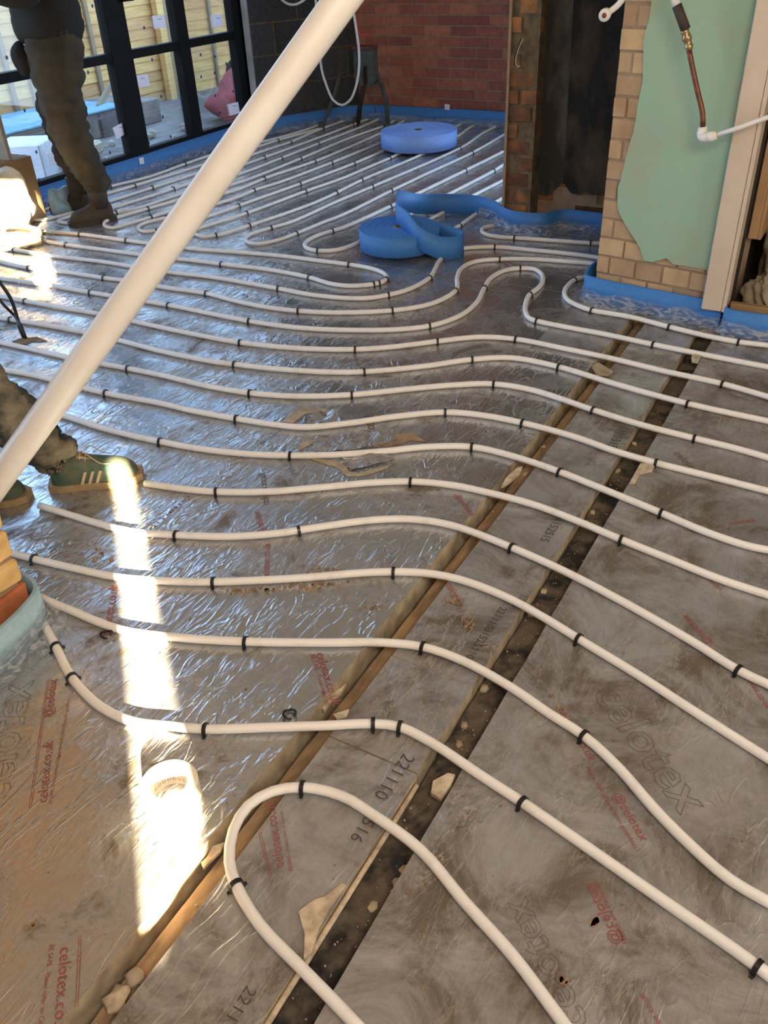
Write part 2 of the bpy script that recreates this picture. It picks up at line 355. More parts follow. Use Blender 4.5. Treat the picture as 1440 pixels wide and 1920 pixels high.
# ================================================================ SETTING
floor = box('floor', (-4.75, -1.3, -0.14), (2.5, 7.0, -0.10), 'subfloor'); floor['kind'] = 'structure'
def foil_board(x0, x1, y0, y1, dz=0.0, dusty=False, name='insulation_board'):
    z1 = dz; z0 = -0.10
    v = [(x0,y0,z0),(x1,y0,z0),(x1,y1,z0),(x0,y1,z0),(x0,y0,z1),(x1,y0,z1),(x1,y1,z1),(x0,y1,z1)]
    # slightly wavering cut edge on the long sides
    n = max(2, int((y1 - y0) / 0.06)); top = []; verts = []; faces = []; idx = []
    for i in range(n + 1):
        y = y0 + (y1 - y0) * i / n
        wl = 0.0022 * mnoise.noise(Vector((x0 * 9, y * 9, 1))); wr = 0.0030 * mnoise.noise(Vector((x1 * 9, y * 9, 5)))
        verts += [(x0 + wl, y, z0), (x0 + wl, y, z1), (x1 + wr, y, z1), (x1 + wr * 0.3, y, z0)]
    for i in range(n):
        a = i * 4
        for (p, q, mi) in ((0, 1, 1), (1, 2, 0), (2, 3, 1), (3, 0, 1)):
            faces.append((a + p, a + q, a + q + 4, a + p + 4)); idx.append(mi)
    faces += [(0, 3, 2, 1), (n*4, n*4+1, n*4+2, n*4+3)]; idx += [1, 1]
    return mk(name, verts, faces, ['foil_dusty' if dusty else 'foil', 'pir'], floor, idx=idx, origin=((x0+x1)/2, (y0+y1)/2, z0))
G = 0.0025
XL = -0.806
boardsL = []
for (x0, x1, ys) in ((-4.68, -3.69, (-1.28, 0.1, 2.5, 4.9, 6.98)), (-3.69 + G, -2.485, (-1.28, 1.3, 3.7, 6.1, 6.98)), (-2.485 + G, XL, (-1.28, -0.6, 1.80, 2.98))):
    for i in range(len(ys) - 1): boardsL.append(foil_board(x0, x1, ys[i] + G, ys[i+1], random.uniform(-0.0012, 0.0)))
foil_board(-2.485 + G, -1.075, 2.98 + G, 3.62, -0.001); foil_board(-1.075 + G, XL, 2.98 + G, 3.62, -0.0015, True)
foil_board(-2.485 + G, -0.30, 3.62 + G, 4.62, -0.0008); foil_board(-2.485 + G, -1.80, 4.62 + G, 6.98, 0.0)
mids = [-1.28, 0.02, 0.965, 1.235, 2.33, 3.0, 3.6]
board_mid = [foil_board(-0.735, -0.527, mids[i] + 0.003, mids[i+1], random.uniform(-0.004, -0.001), True) for i in range(6)]
rights = [-1.28, 0.30, 1.60, 2.42, 3.42]
board_right = []
for i in range(4):
    board_right.append(foil_board(-0.452, 0.745, rights[i] + 0.001, rights[i+1], random.uniform(-0.001, 0), True))
for i in range(3): foil_board(0.745 + 0.001, 2.48, (-1.28, 0.9, 2.1, 3.42)[i] + G, (-1.28, 0.9, 2.1, 3.42)[i+1], -0.001, True)
# joists in the two open channels, lumpy with dust
def joist(x0, x1, y0, y1, z0, z1, mat, amp):
    nx, ny = 6, int((y1 - y0) / 0.02); verts = []; faces = []
    for j in range(ny + 1):
        for i in range(nx + 1):
            x = x0 + (x1 - x0) * i / nx; y = y0 + (y1 - y0) * j / ny
            verts.append((x, y, z1 + amp * (mnoise.noise(Vector((x * 30, y * 12, 3))) + 0.6 * mnoise.noise(Vector((x * 70, y * 55, 8))))))
    for j in range(ny):
        for i in range(nx):
            a = j * (nx + 1) + i; faces.append((a, a + 1, a + nx + 2, a + nx + 1))
    b = len(verts)
    verts += [(x0, y0, z0), (x1, y0, z0), (x1, y1, z0), (x0, y1, z0)]
    L = [j * (nx + 1) for j in range(ny + 1)]; Rr = [j * (nx + 1) + nx for j in range(ny + 1)]
    faces += [tuple(L) + (b + 3, b), tuple(Rr[::-1]) + (b + 1, b + 2), (0, b, b + 1) + tuple(range(nx, 0, -1)), tuple(ny * (nx + 1) + i for i in range(nx + 1)) + (b + 2, b + 3)]
    return mk('joist', verts, faces, mat, floor)
tag(joist(-0.784, -0.7352, -1.28, 3.6, -0.10, -0.040, 'timber_dusty', 0.003), 'dusty brown timber joist')
tag(joist(-0.521, -0.4535, -1.28, 3.5, -0.10, -0.034, 'black_dirt', 0.006), 'blackened timber joist covered in dirt')
tube('lit_edge_strip', [(-0.5205, y, -0.014 + 0.002 * math.sin(y * 5)) for y in [0.15 + 0.1 * i for i in range(9)]], 0.0055, 'pir_pale', floor, 8)  # pale strip painting the light caught on the middle board's bevelled foam edge

def structure(o): o['kind'] = 'structure'; return o
# masonry: courses of separate bricks on a recessed mortar backing
mesh_cache = {}
def masonry(root, A, B, z0, z1, L, Hc, dep, joint, mats, proud=0.004, weights=None, back='mortar', jitter=0.0, backing=0.10, name='brick', stuff_above=None, bevel=0.002):
    A = Vector((A[0], A[1], 0)); B = Vector((B[0], B[1], 0)); d = (B - A); W = d.length; d.normalize(); n = Vector((d.y, -d.x, 0))   # n: room side
    ang = math.atan2(d.y, d.x)
    bm = bmesh.new(); bm_box(bm, (A + B) / 2 - n * (backing / 2 + proud) + Vector((0, 0, (z0 + z1) / 2)), (W, backing, z1 - z0), ang)
    bk = from_bm('mortar_backing', bm, back, root)
    c = 0; z = z0; extra = bmesh.new(); cnt = 0
    while z < z1 - 0.02:
        x = -(L + joint) * (0.5 if c % 2 else 0.0)
        while x < W:
            a = max(x, 0.0); b = min(x + L, W); top = min(z + Hc, z1)
            if b - a > 0.03:
                ln = round(b - a, 3); hh = round(top - z, 3)
                ctr = A + d * ((a + b) / 2) + Vector((0, 0, (z + top) / 2)) - n * (dep / 2 + random.uniform(-1, 1) * jitter)
                if stuff_above is not None and z > stuff_above:
                    bm_box(extra, ctr, (ln, dep, hh), ang)
                else:
                    mat = random.choices(mats, weights)[0]; key = (ln, hh, dep, mat, bevel)
                    if key not in mesh_cache:
                        bm = bmesh.new(); bm_box(bm, (0, 0, 0), (ln, dep, hh), 0, bevel); me = bpy.data.meshes.new(name); bm.to_mesh(me); bm.free(); me.materials.append(M[mat]); mesh_cache[key] = me
                    o = bpy.data.objects.new(name, mesh_cache[key]); COL.objects.link(o); o.parent = root; o.location = ctr - WL[root.name]; o.rotation_euler = (0, 0, ang + random.uniform(-1, 1) * jitter * 2)
                    cnt += 1
            x += L + joint
        z += Hc + joint; c += 1
    if stuff_above is not None and len(extra.verts):
        o = from_bm('upper_courses', extra, mats[0], root); o['kind'] = 'stuff'
    else: extra.free()
    return cnt
CE = 3.0
# far red brick wall
w = thing('wall_back', loc=(-3.4, 6.95, 0), kind='structure')
masonry(w, (-4.22, 6.95), (-1.62, 6.95), -0.10, CE, 0.215, 0.065, 0.05, 0.010, ['brick_red'], stuff_above=1.15)
# concrete block wall on the left, beyond the window
w = thing('wall_left', loc=(-4.4, 6.5, 0), kind='structure')
masonry(w, (-4.625, 6.06), (-4.19, 6.96), -0.10, CE, 0.44, 0.215, 0.05, 0.012, ['block'], back='mortar_sand', stuff_above=1.15)
bm = bmesh.new(); bm_box(bm, (-4.632, 6.045, 1.32), (0.045, 0.03, 2.85), 0.4); from_bm('corner_bead', bm, 'bead', w)
# old chimney nib and sooty wall
w = thing('wall_chimney', loc=(-1.4, 4.55, 0), kind='structure')
sp1 = [(1000,352),(1010,362),(1022,368),(1034,362),(1044,352),(1053,344)]; sp2 = [(1056,342),(1062,350),(1070,362),(1085,366),(1098,360),(1112,366),(1128,364),(1150,370)]
A1 = [onY(u, v, 4.538) for u, v in sp1]; A2 = [onY(u, v, 4.532) for u, v in sp2]
A1 = [Vector((-1.645, 4.538, A1[0].z))] + A1[1:]; xm = A2[0].x
poly_prism('soot_render', A1 + [Vector((xm, 4.538, A1[-1].z)), Vector((xm - 0.06, 4.538, CE)), Vector((-1.645, 4.538, CE))], (0, 0.02, 0), 'soot_grey', w)
poly_prism('soot_render', A2 + [Vector((-0.3, 4.532, 0.25)), Vector((-0.3, 4.532, CE)), Vector((xm - 0.06, 4.532, CE))], (0, 0.02, 0), 'soot', w)
masonry(w, (-1.66, 4.552), (-0.30, 4.552), -0.10, 0.42, 0.215, 0.068, 0.06, 0.010, ['brick_old'], back='mortar_tan', jitter=0.006, backing=0.08)
masonry(w, (-1.795, 4.44), (-1.645, 4.44), -0.10, CE, 0.128, 0.066, 0.10, 0.014, ['brick_old'], back='mortar_sand', jitter=0.006, backing=0.30, stuff_above=1.2)
box('return_edge', (-1.803, 4.43, -0.1), (-1.789, 4.75, CE), 'mortar_tan', w)
# green wall
w = thing('wall_green', loc=(-0.75, 3.56, 0), kind='structure')
GA, GB = Vector((-1.005, 3.575, 0)), Vector((-0.455, 3.49, 0)); gd = (GB - GA).normalized(); gn = Vector((gd.y, -gd.x, 0))
masonry(w, GA, GB, -0.10, CE, 0.108, 0.068, 0.06, 0.009, ['brick_tan'], back='mortar_tan', jitter=0.004, backing=0.20, stuff_above=1.2)
gp0 = GA + gn * 0.012
green_px = [(1222, -8), (1217, 38), (1210, 58), (1206, 80), (1206, 110), (1205, 151), (1196, 195), (1192, 222), (1187, 250), (1180, 270), (1172, 300), (1163, 340), (1158, 352), (1158, 392), (1166, 410), (1180, 434), (1192, 452), (1200, 466), (1206, 488), (1222, 492), (1237, 488), (1249, 484), (1262, 496), (1290, 500), (1336, 508)]
gp = [onplane(u, v, gp0, gn) for u, v in green_px]
gp[0].z = CE
gp.append(GB + gn * 0.012 + Vector((0, 0, CE)))
gp[-2] = Vector((GB.x + gn.x * 0.012, GB.y + gn.y * 0.012, gp[-2].z))
poly_prism('green_plaster', gp, -gn * 0.016, ['green'], w)
# door trim beside the green wall
tr = box('trim_1', (-0.528, 3.432, 0.085), (-0.452, 3.462, CE), 'trim', bev=0.004); structure(tr)
tr2 = box('trim_2', (-0.450, 3.434, 0.085), (-0.436, 3.52, CE), 'trim'); structure(tr2)
# cupboard interior right of trim
w = thing('wall_cupboard', loc=(0.6, 4.0, 0), kind='structure')
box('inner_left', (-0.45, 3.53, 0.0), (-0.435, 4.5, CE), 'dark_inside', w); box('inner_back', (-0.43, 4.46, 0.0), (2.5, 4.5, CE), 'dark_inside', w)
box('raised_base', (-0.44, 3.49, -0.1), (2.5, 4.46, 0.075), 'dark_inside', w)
# room shell outside the frame, and an added sun block above it
structure(box('ceiling', (-4.72, -1.32, CE), (2.55, 7.05, CE + 0.05), 'ceiling'))
structure(box('wall_sun_block', (-4.60, -1.32, CE + 0.05), (2.55, 4.2, CE + 2.9), 'brick_tan'))  # unseen block added on the roof to keep sun off the fence
structure(box('wall_right', (2.5, -1.3, -0.1), (2.56, 7.0, CE), 'wall_inside'))
# unseen wall added behind the camera, holes shaped to cast the sun patches
def sun_back(x, y, z=0.0):
    d = (y + 1.25) / 0.698; return (x + 0.716 * d, -1.25, z + TAN_EL * d)
def sc_pt(s, c): return (-0.716 * s + 0.698 * c, 0.698 * s + 0.716 * c)
slot = [sc_pt(*q) for q in ((0.84, -0.223), (2.60, -0.223), (2.60, -0.175), (1.76, -0.133), (1.377, -0.112), (1.10, -0.092), (0.985, -0.100), (0.93, -0.150), (0.84, -0.19))]
h1 = [sun_back(*p) for p in slot]
h2 = [sun_back(*P(u, v)[:2]) for u, v in ((62, 478), (88, 476), (102, 512), (92, 540), (78, 532))]
bagc = Vector((-4.22, 3.20)); bs = bagc.dot(Vector((-0.716, 0.698))); bc = bagc.dot(Vector((0.698, 0.716)))
h3 = [sun_back(*sc_pt(s, c)) for s, c in ((bs - 0.12, bc - 0.12), (bs + 0.75, bc - 0.20), (bs + 0.80, bc + 0.10), (bs + 0.0, bc + 0.12))]
wb = poly_prism('wall_sun_mask', [(-4.7, -1.25, -0.1), (2.52, -1.25, -0.1), (2.52, -1.25, CE), (-4.7, -1.25, CE)], (0, -0.02, 0), 'wall_inside', holes=[h1, h2, h3]); structure(wb)
# ---------------------------------------------------------------- glazed wall
WX = -4.68
win = thing('window_1', loc=(WX, 4, 0), kind='structure')
mull = [(-1.22, -1.10), (0.4, 0.5), (2.18, 2.30), (3.38, 3.46), (4.62, 4.81), (5.29, 5.405), (5.935, 6.06)]
for (a, b) in mull: box('mullion', (WX - 0.06, a, 0.085), (WX + 0.012, b, 2.6), 'frame', win, 0.003)
rails = [(0.085, 0.150), (0.715, 0.770), (1.36, 1.415), (2.0, 2.055), (2.56, 2.62)]
for (a, b) in rails:
    for i in range(len(mull) - 1): box('rail', (WX - 0.055, mull[i][1], a), (WX + 0.008, mull[i+1][0], b), 'frame', win, 0.003)
for i in range(len(mull) - 1):
    for k in range(4): box('pane', (WX - 0.03, mull[i][1] - 0.002, rails[k][1] - 0.002), (WX - 0.024, mull[i+1][0] + 0.002, rails[k+1][0] + 0.002), 'glass', win)
box('sill_upstand', (WX - 0.08, -1.25, -0.1), (WX - 0.0, 6.06, 0.0845), 'subfloor', win)
box('head_wall', (WX - 0.06, -1.25, 2.62), (WX + 0.01, 6.06, CE), 'wall_inside', win)
hd = onX(238, -2, WX + 0.03); box('door_handle', (WX + 0.012, hd.y - 0.05, 1.05), (WX + 0.05, hd.y + 0.05, 1.07), 'frame', win, 0.004)
GXp = WX - 0.0225
def on_glass(u, v, x=GXp): return onX(u, v, x)
def quad_px(name, px, mat, parent, x, th=0.001, lab=None):
    pts = [on_glass(u, v, x) for u, v in px]; o = poly_prism(name, pts, (th, 0, 0), mat, parent)
    if lab: o['label'] = lab
    return o
labels_px = [[(137, 52), (151, 50), (153, 74), (139, 76)], [(285, 30), (308, 28), (312, 52), (289, 54)], [(397, 28), (415, 26), (419, 49), (400, 52)], [(253, 142), (277, 139), (281, 161), (256, 165)],
             [(427, 196), (446, 191), (450, 212), (431, 217)], [(211, 240), (233, 228), (240, 248), (219, 261)], [(88, 289), (109, 283), (122, 300), (96, 313)]]
for i, q in enumerate(labels_px):
    quad_px('paper_label', q, 'paper', win, GXp)
    c = [sum(p[0] for p in q) / 4, sum(p[1] for p in q) / 4]
    quad_px('printed_line', [(c[0] - 3, c[1] - 5), (c[0] + 5, c[1] - 6), (c[0] + 5, c[1] - 5), (c[0] - 3, c[1] - 4)], 'grey_ink', win, GXp + 0.0014, 0.0004)
dots_px = [(173, 11), (148, 99), (165, 135), (211, 130), (20, 151), (13, 108), (185, 217), (233, 203), (68, 285), (73, 337), (206, 286), (270, 52), (285, 112), (302, 181), (339, 184), (305, 219), (320, 256), (279, 268), (349, 248), (262, 191), (376, 103), (403, 106), (377, 144), (402, 137), (424, 119), (403, 179), (437, 171), (412, 211), (46, 207)]
for (u, v) in dots_px:
    c = on_glass(u, v); r = 0.0085; bm = bmesh.new()
    g = bmesh.ops.create_cone(bm, cap_ends=True, segments=8, radius1=r, radius2=r * 0.8, depth=0.004)
    bmesh.ops.transform(bm, matrix=Matrix.Translation(c + Vector((0.002, 0, 0))) @ Matrix.Rotation(math.pi/2, 4, 'Y') @ Matrix.Diagonal((1.4, 0.9, 1, 1)), verts=g['verts'])
    from_bm('blue_spacer', bm, 'dot', win)

# ================================================================ OUTSIDE
gr = structure(box('floor_yard', (-11, -3, -0.22), (-4.765, 13, -0.16), 'ground'))
for i in range(24):
    y = 2.6 + i * 0.135; box('deck_board', (-6.6, y, -0.16), (-4.78, y + 0.125, -0.135), 'deck', gr)
FXx = -7.5
fence = thing('timber_fence', 'golden overlapping-board timber fence beyond the glazed doors', 'fence', (FXx, 7, -0.16))
for i in range(19):
    z = -0.16 + i * 0.105
    for (a, b) in ((2.4, 5.2), (5.2, 8.2), (8.2, 12.5)):
        n = 10; vs = []; fs = []
        for k in range(n + 1):
            y = a + (b - a) * k / n; dz = 0.012 * mnoise.noise(Vector((y * 1.3, z * 9, a)))
            vs += [(FXx + 0.016, y, z + dz), (FXx + 0.004, y, z + 0.125 + dz), (FXx - 0.006, y, z + 0.125 + dz), (FXx + 0.006, y, z + dz)]
        for k in range(n):
            for j in range(4): fs.append((k*4+j, k*4+(j+1) % 4, k*4+4+(j+1) % 4, k*4+4+j))
        fs += [(0, 3, 2, 1), (n*4, n*4+1, n*4+2, n*4+3)]
        mk('fence_board', vs, fs, 'fence', fence)
for u, v in ((165, 60), (20, 170), (402, 120), (310, 60), (60, 170)):
    p = onX(u, v, FXx); box('batten', (FXx + 0.018, p.y - 0.022, -0.16), (FXx + 0.045, p.y + 0.022, 1.86), 'fence_post', fence)
ps = onX(305, 100, FXx + 0.05); box('fence_post', (FXx + 0.046, ps.y - 0.05, -0.16), (FXx + 0.12, ps.y + 0.05, 1.9), 'fence', fence)
# blue sheet covered stack
a, b = P(0, 202, 0.04), P(205, 215, -0.02)
st = thing('timber_stack', 'low grey timber stack under a light blue sheet in the yard', 'stack', (-6.95, 6.2, -0.16))
box('stacked_timber', (-7.3, 4.4, -0.16), (-6.6, 7.05, 0.06), 'pallet', st, 0.01); box('blue_sheet', (-7.33, 4.38, 0.061), (-6.57, 6.55, 0.085), 'tarp', st, 0.006)
for i in range(3): box('timber_end', (-6.6, 4.6 + 0.8 * i, -0.158), (-6.57, 4.9 + 0.8 * i, 0.0), 'deck', st)
p1, p2 = onX(184, 202, -6.75), onX(207, 160, -6.9); bm = bmesh.new(); d = (p2 - p1); ctr = (p1 + p2) / 2; fr = d.to_track_quat('Z', 'Y').to_matrix()
bm_box(bm, ctr, (0.03, 0.055, d.length), 0, 0.002, fr); tag(from_bm('timber_offcut', bm, 'fence_post'), 'grey-brown timber offcut leaning on the fence above the stack', 'plank')
q = onX(20, 240, -6.1)
wbx = thing('foam_packing', 'white foam packing block with a grey mitred face on the yard stack', 'packaging', (-5.75, 4.65, -0.135))
bm = bmesh.new(); bm_box(bm, (-5.75, 4.62, 0.02), (0.35, 0.36, 0.30), 0.5, 0.01); from_bm('block', bm, 'white', wbx)
bm = bmesh.new(); bm_box(bm, (-5.75, 5.12, -0.02), (0.16, 0.55, 0.10), 0.3, 0.02); from_bm('rolled_wrap', bm, 'pir_pale', wbx)
tag(lump('rubble_sack', (-5.75, 7.45, -0.16), (0.33, 0.45, 0.42), 'red_bag', seed=3, amp=0.5, sub=3), 'dusty red rubble sack outside the rightmost pane', 'sack')
tag(lump('rubble_sack', (-6.3, 8.3, -0.16), (0.3, 0.4, 0.55), 'jacket', seed=9, amp=0.5, sub=3), 'dark sack behind the red rubble sack in the yard', 'sack')
rb_ = bmesh.new()
for i in range(40):
    g_ = bmesh.ops.create_icosphere(rb_, subdivisions=1, radius=random.uniform(0.015, 0.05)); bmesh.ops.translate(rb_, verts=g_['verts'], vec=(-5.2 - random.random(), 4.0 + random.random() * 2.8, -0.12))
tag(from_bm('scattered_rubble', rb_, 'rubble'), 'pale rubble scattered over the grey decking outside', 'rubble', None, 'stuff')

# ================================================================ EDGE FOAM
FH = 0.112
def skirt(path, parent, off=0.09, side=1):
    """clear polythene apron lying out from the foot of the foam"""
    path = [Vector((p[0], p[1], 0)) for p in path]; v, f = [], []; n = len(path)
    for i, p in enumerate(path):
        t = (path[min(i+1, n-1)] - path[max(i-1, 0)]).normalized(); s = Vector((t.y, -t.x, 0)) * side
        w_ = off * (0.8 + 0.45 * mnoise.noise(p * 4)); nz = lambda k: 0.004 * (1 + mnoise.noise(p * 30 + Vector((k, 0, 0))))
        v += [p + s * 0.0075 + Vector((0, 0, 0.055 + 0.02 * mnoise.noise(p * 9))), p + s * 0.010 + Vector((0, 0, 0.024)), p + s * 0.028 + Vector((0, 0, 0.004 + nz(3))), p + s * w_ + Vector((0, 0, 0.0015 + nz(7) * 0.6))]
    for i in range(n - 1):
        for k in range(3): a = i*4+k; f.append((a, a+1, a+5, a+4))
    o = mk('polythene_apron', v, f, 'poly', parent, True)
    md = o.modifiers.new('thick', 'SOLIDIFY'); md.thickness = 0.0004; return o
def dense(pts, step=0.04):
    return catmull([Vector((p[0], p[1], p[2] if len(p) > 2 else 0)) for p in pts], step)
back_path = [(-4.655, -0.9), (-4.655, 1), (-4.655, 3.0), (-4.655, 4.5), (-4.655, 5.9), (-4.64, 6.02), (-4.585, 6.13), (-4.385, 6.52), (-4.245, 6.79), (-4.13, 6.89), (-3.9, 6.928), (-3.2, 6.935), (-2.4, 6.935), (-1.7, 6.935)]
e1 = thing('edge_foam', 'long blue edging foam strip along the glazed doors and far brick wall', 'foam strip', (-4.3, 6, 0)); dp = dense(back_path)
ribbon('foam_band', dp, 0, FH + 0.012, 0.009, 'blue', e1); skirt([(p.x, p.y) for p in dp], e1, 0.10)
for (u, v) in ((265, 302), (838, 201)):
    p = onX(u, v, -4.645) if u < 500 else onY(u, v, 6.925)
    a_ = Vector((0, 1, 0)) if u < 500 else Vector((1, 0, 0))
    poly_prism('white_sticker', [p - a_ * 0.022 + Vector((0, 0, -0.018)), p + a_ * 0.022 + Vector((0, 0, -0.022)), p + a_ * 0.028 + Vector((0, 0, 0.02)), p - a_ * 0.02 + Vector((0, 0, 0.024))], (0.0008, 0, 0) if u < 500 else (0, -0.0008, 0), 'white', e1)
e3 = thing('edge_foam', 'blue edging foam strip wrapping the foot of the green wall', 'foam strip', (-0.8, 3.5, 0))
gpth = dense([(-1.06, 3.80), (-1.065, 3.66), (-1.045, 3.57), (-0.985, 3.545), (-0.80, 3.515), (-0.62, 3.49), (-0.50, 3.472), (-0.452, 3.463)], 0.02)
ribbon('foam_band', gpth, 0, FH, 0.009, 'blue', e3); skirt(gpth, e3, 0.10)
e4 = thing('edge_foam', 'blue edging foam strip in front of the cupboard right of the door trim', 'foam strip', (0, 3.4, 0))
cp = dense([(-0.440, 3.470), (-0.436, 3.435), (-0.415, 3.418), (-0.36, 3.412), (-0.25, 3.418), (0.1, 3.43), (0.8, 3.45)], 0.02)
ribbon('foam_band', cp, 0, FH - 0.004, 0.009, 'blue', e4); skirt(cp, e4, 0.07)
tag(box('cupboard_threshold', (-0.425, 3.455, -0.1), (1.4, 3.485, 0.118), 'card', bev=0.003), 'brown board on edge behind the blue foam under the cupboard', 'board')
# coil feeding the chimney foam
lp = [(-2.10, 4.078, 0.0), (-2.02, 4.05, 0.0), (-1.93, 4.005, 0.0), (-1.86, 3.98, 0.0), (-1.80, 3.93, 0.0), (-1.80, 3.87, 0.0), (-1.86, 3.79, 0.012), (-1.95, 3.745, 0.06), (-2.03, 3.78, 0.112), (-2.12, 3.86, 0.114), (-2.21, 3.98, 0.113), (-2.275, 4.13, 0.113), (-2.315, 4.27, 0.075), (-2.31, 4.40, 0.03), (-2.25, 4.51, 0.006), (-2.12, 4.585, 0.0), (-1.98, 4.575, 0.0), (-1.86, 4.50, 0.0), (-1.78, 4.415, 0.0), (-1.70, 4.375, 0.0), (-1.60, 4.375, 0.0), (-1.545, 4.40, 0.0), (-1.50, 4.475, 0.0), (-1.45, 4.50, 0.0), (-1.2, 4.50, 0.0), (-0.9, 4.50, 0)]
coil = thing('edge_foam_coil', 'deep blue foam coil with its loose end looping over to the chimney wall', 'foam roll', (-2.12, 3.88, 0))
def spiral(name, c, R, r0, pitch, z, h, th, mat, parent):
    pts = []; turns = (R - r0) / pitch; n = int(turns * 40)
    for i in range(n + 1):
        a = 2 * math.pi * turns * i / n; r = r0 + pitch * a / (2 * math.pi); pts.append((c[0] + r * math.cos(a + 0.4), c[1] + r * math.sin(a + 0.4), z + 0.0018 * math.sin(r * 160)))
    o = ribbon(name, pts, z, h, th, mat, parent, True)
    tube('core_plug', [Vector((c[0], c[1], z + h * 0.2)), Vector((c[0], c[1], z + h * 1.004))], r0 * 1.05, 'card', parent, 20); tube('hole_shade_disc', [Vector((c[0], c[1], z + h * 1.0)), Vector((c[0], c[1], z + h * 1.008))], r0 * 0.8, 'cable', parent, 20)  # solid plug topped by a black disc that paints the hole's shade
    return o
ribz = 0.002
spiral('coiled_band', (-2.135, 3.865), 0.205, 0.028, 0.0098, 0.024, FH - 0.012, 0.0088, 'blue', coil)
lp3 = dense(lp, 0.02)
ribbon('loose_band', lp3, 0, FH, 0.007, 'blue', coil)
skirt([(p.x, p.y) for p in lp3 if p.x > -2.0 and p.y > 4.2], coil, 0.10)
coil2 = thing('edge_foam_coil', 'pale blue foam coil lying flat on pipes near the far wall', 'foam roll', (-3.15, 6.04, 0.02))
spiral('coiled_band', (-3.15, 6.05), 0.285, 0.03, 0.0105, 0.022, FH, 0.0098, 'blue_roll', coil2)

# ================================================================ HEATING PIPES
PR = 0.0105
# one shared clip mesh: a black strap arching over the pipe with two barbed feet
def clip_mesh():
    v, f = [], []; R1, R2, wd = PR + 0.0008, PR + 0.0036, 0.0042
    arc = [(-1.0, -PR * 1.0)] + [(math.cos(math.radians(a)), math.sin(math.radians(a))) for a in range(180, -1, -30)]
    ring = []
    for a in range(0, 181, 22): ca, sa = math.cos(math.radians(a)), math.sin(math.radians(a)); ring.append((R1 * ca, R1 * sa, R2 * ca, R2 * sa))
    ring = [(R1, -PR, R2, -PR)] + ring + [(-R1, -PR, -R2, -PR)]
    for (y1, z1, y2, z2) in ring: v += [(-wd, y1, z1), (wd, y1, z1), (wd, y2, z2), (-wd, y2, z2)]
    for i in range(len(ring) - 1):
        for k in range(4): f.append((i*4+k, i*4+(k+1) % 4, i*4+4+(k+1) % 4, i*4+4+k))
    for s in (1, -1):
        b = len(v); y0 = s * R2; y1 = s * (R2 + 0.005)
        v += [(-wd*.8, y0, -PR+.0005), (wd*.8, y0, -PR+.0005), (wd*.8, y1, -PR+.0005), (-wd*.8, y1, -PR+.0005), (-wd*.8, y0, -PR + 0.003), (wd*.8, y0, -PR + 0.003), (wd*.8, y1, -PR + 0.002), (-wd*.8, y1, -PR + 0.002)]
        f += [(b, b+3, b+2, b+1), (b+4, b+5, b+6, b+7), (b, b+1, b+5, b+4), (b+1, b+2, b+6, b+5), (b+2, b+3, b+7, b+6), (b+3, b, b+4, b+7)]
    me = bpy.data.meshes.new('pipe_clip'); me.from_pydata(v, [], f); me.materials.append(M['clip']); me.update(); return me
CLIP = clip_mesh()
def heat_pipe(px, clips, label, world_tail=None, world_head=None, rad=PR):
    pts = [Vector(q) for q in (world_head or [])] + [P(u, v, PR) for u, v in px] + [Vector(q) for q in (world_tail or [])]
    for q in pts: q.z = PR
    path = catmull(pts, 0.025)
    root = thing('heating_pipe', label, 'pipe', path[len(path)//2].copy() - Vector((0, 0, PR)))
    n = len(path)
    tube('pipe_run', path, rad, 'pipe', root, 12)
    for (u, v) in clips:
        c = P(u, v, PR * 1.6); i = min(range(1, n - 1), key=lambda k: (path[k].x - c.x) ** 2 + (path[k].y - c.y) ** 2)
        t = (path[i+1] - path[i-1]).normalized()
        o = bpy.data.objects.new('pipe_clip', CLIP); COL.objects.link(o); o.parent = root
        o.location = path[i] - WL[root.name]; o.rotation_euler = (0, 0, math.atan2(t.y, t.x) + random.uniform(-0.14, 0.14))
    return root
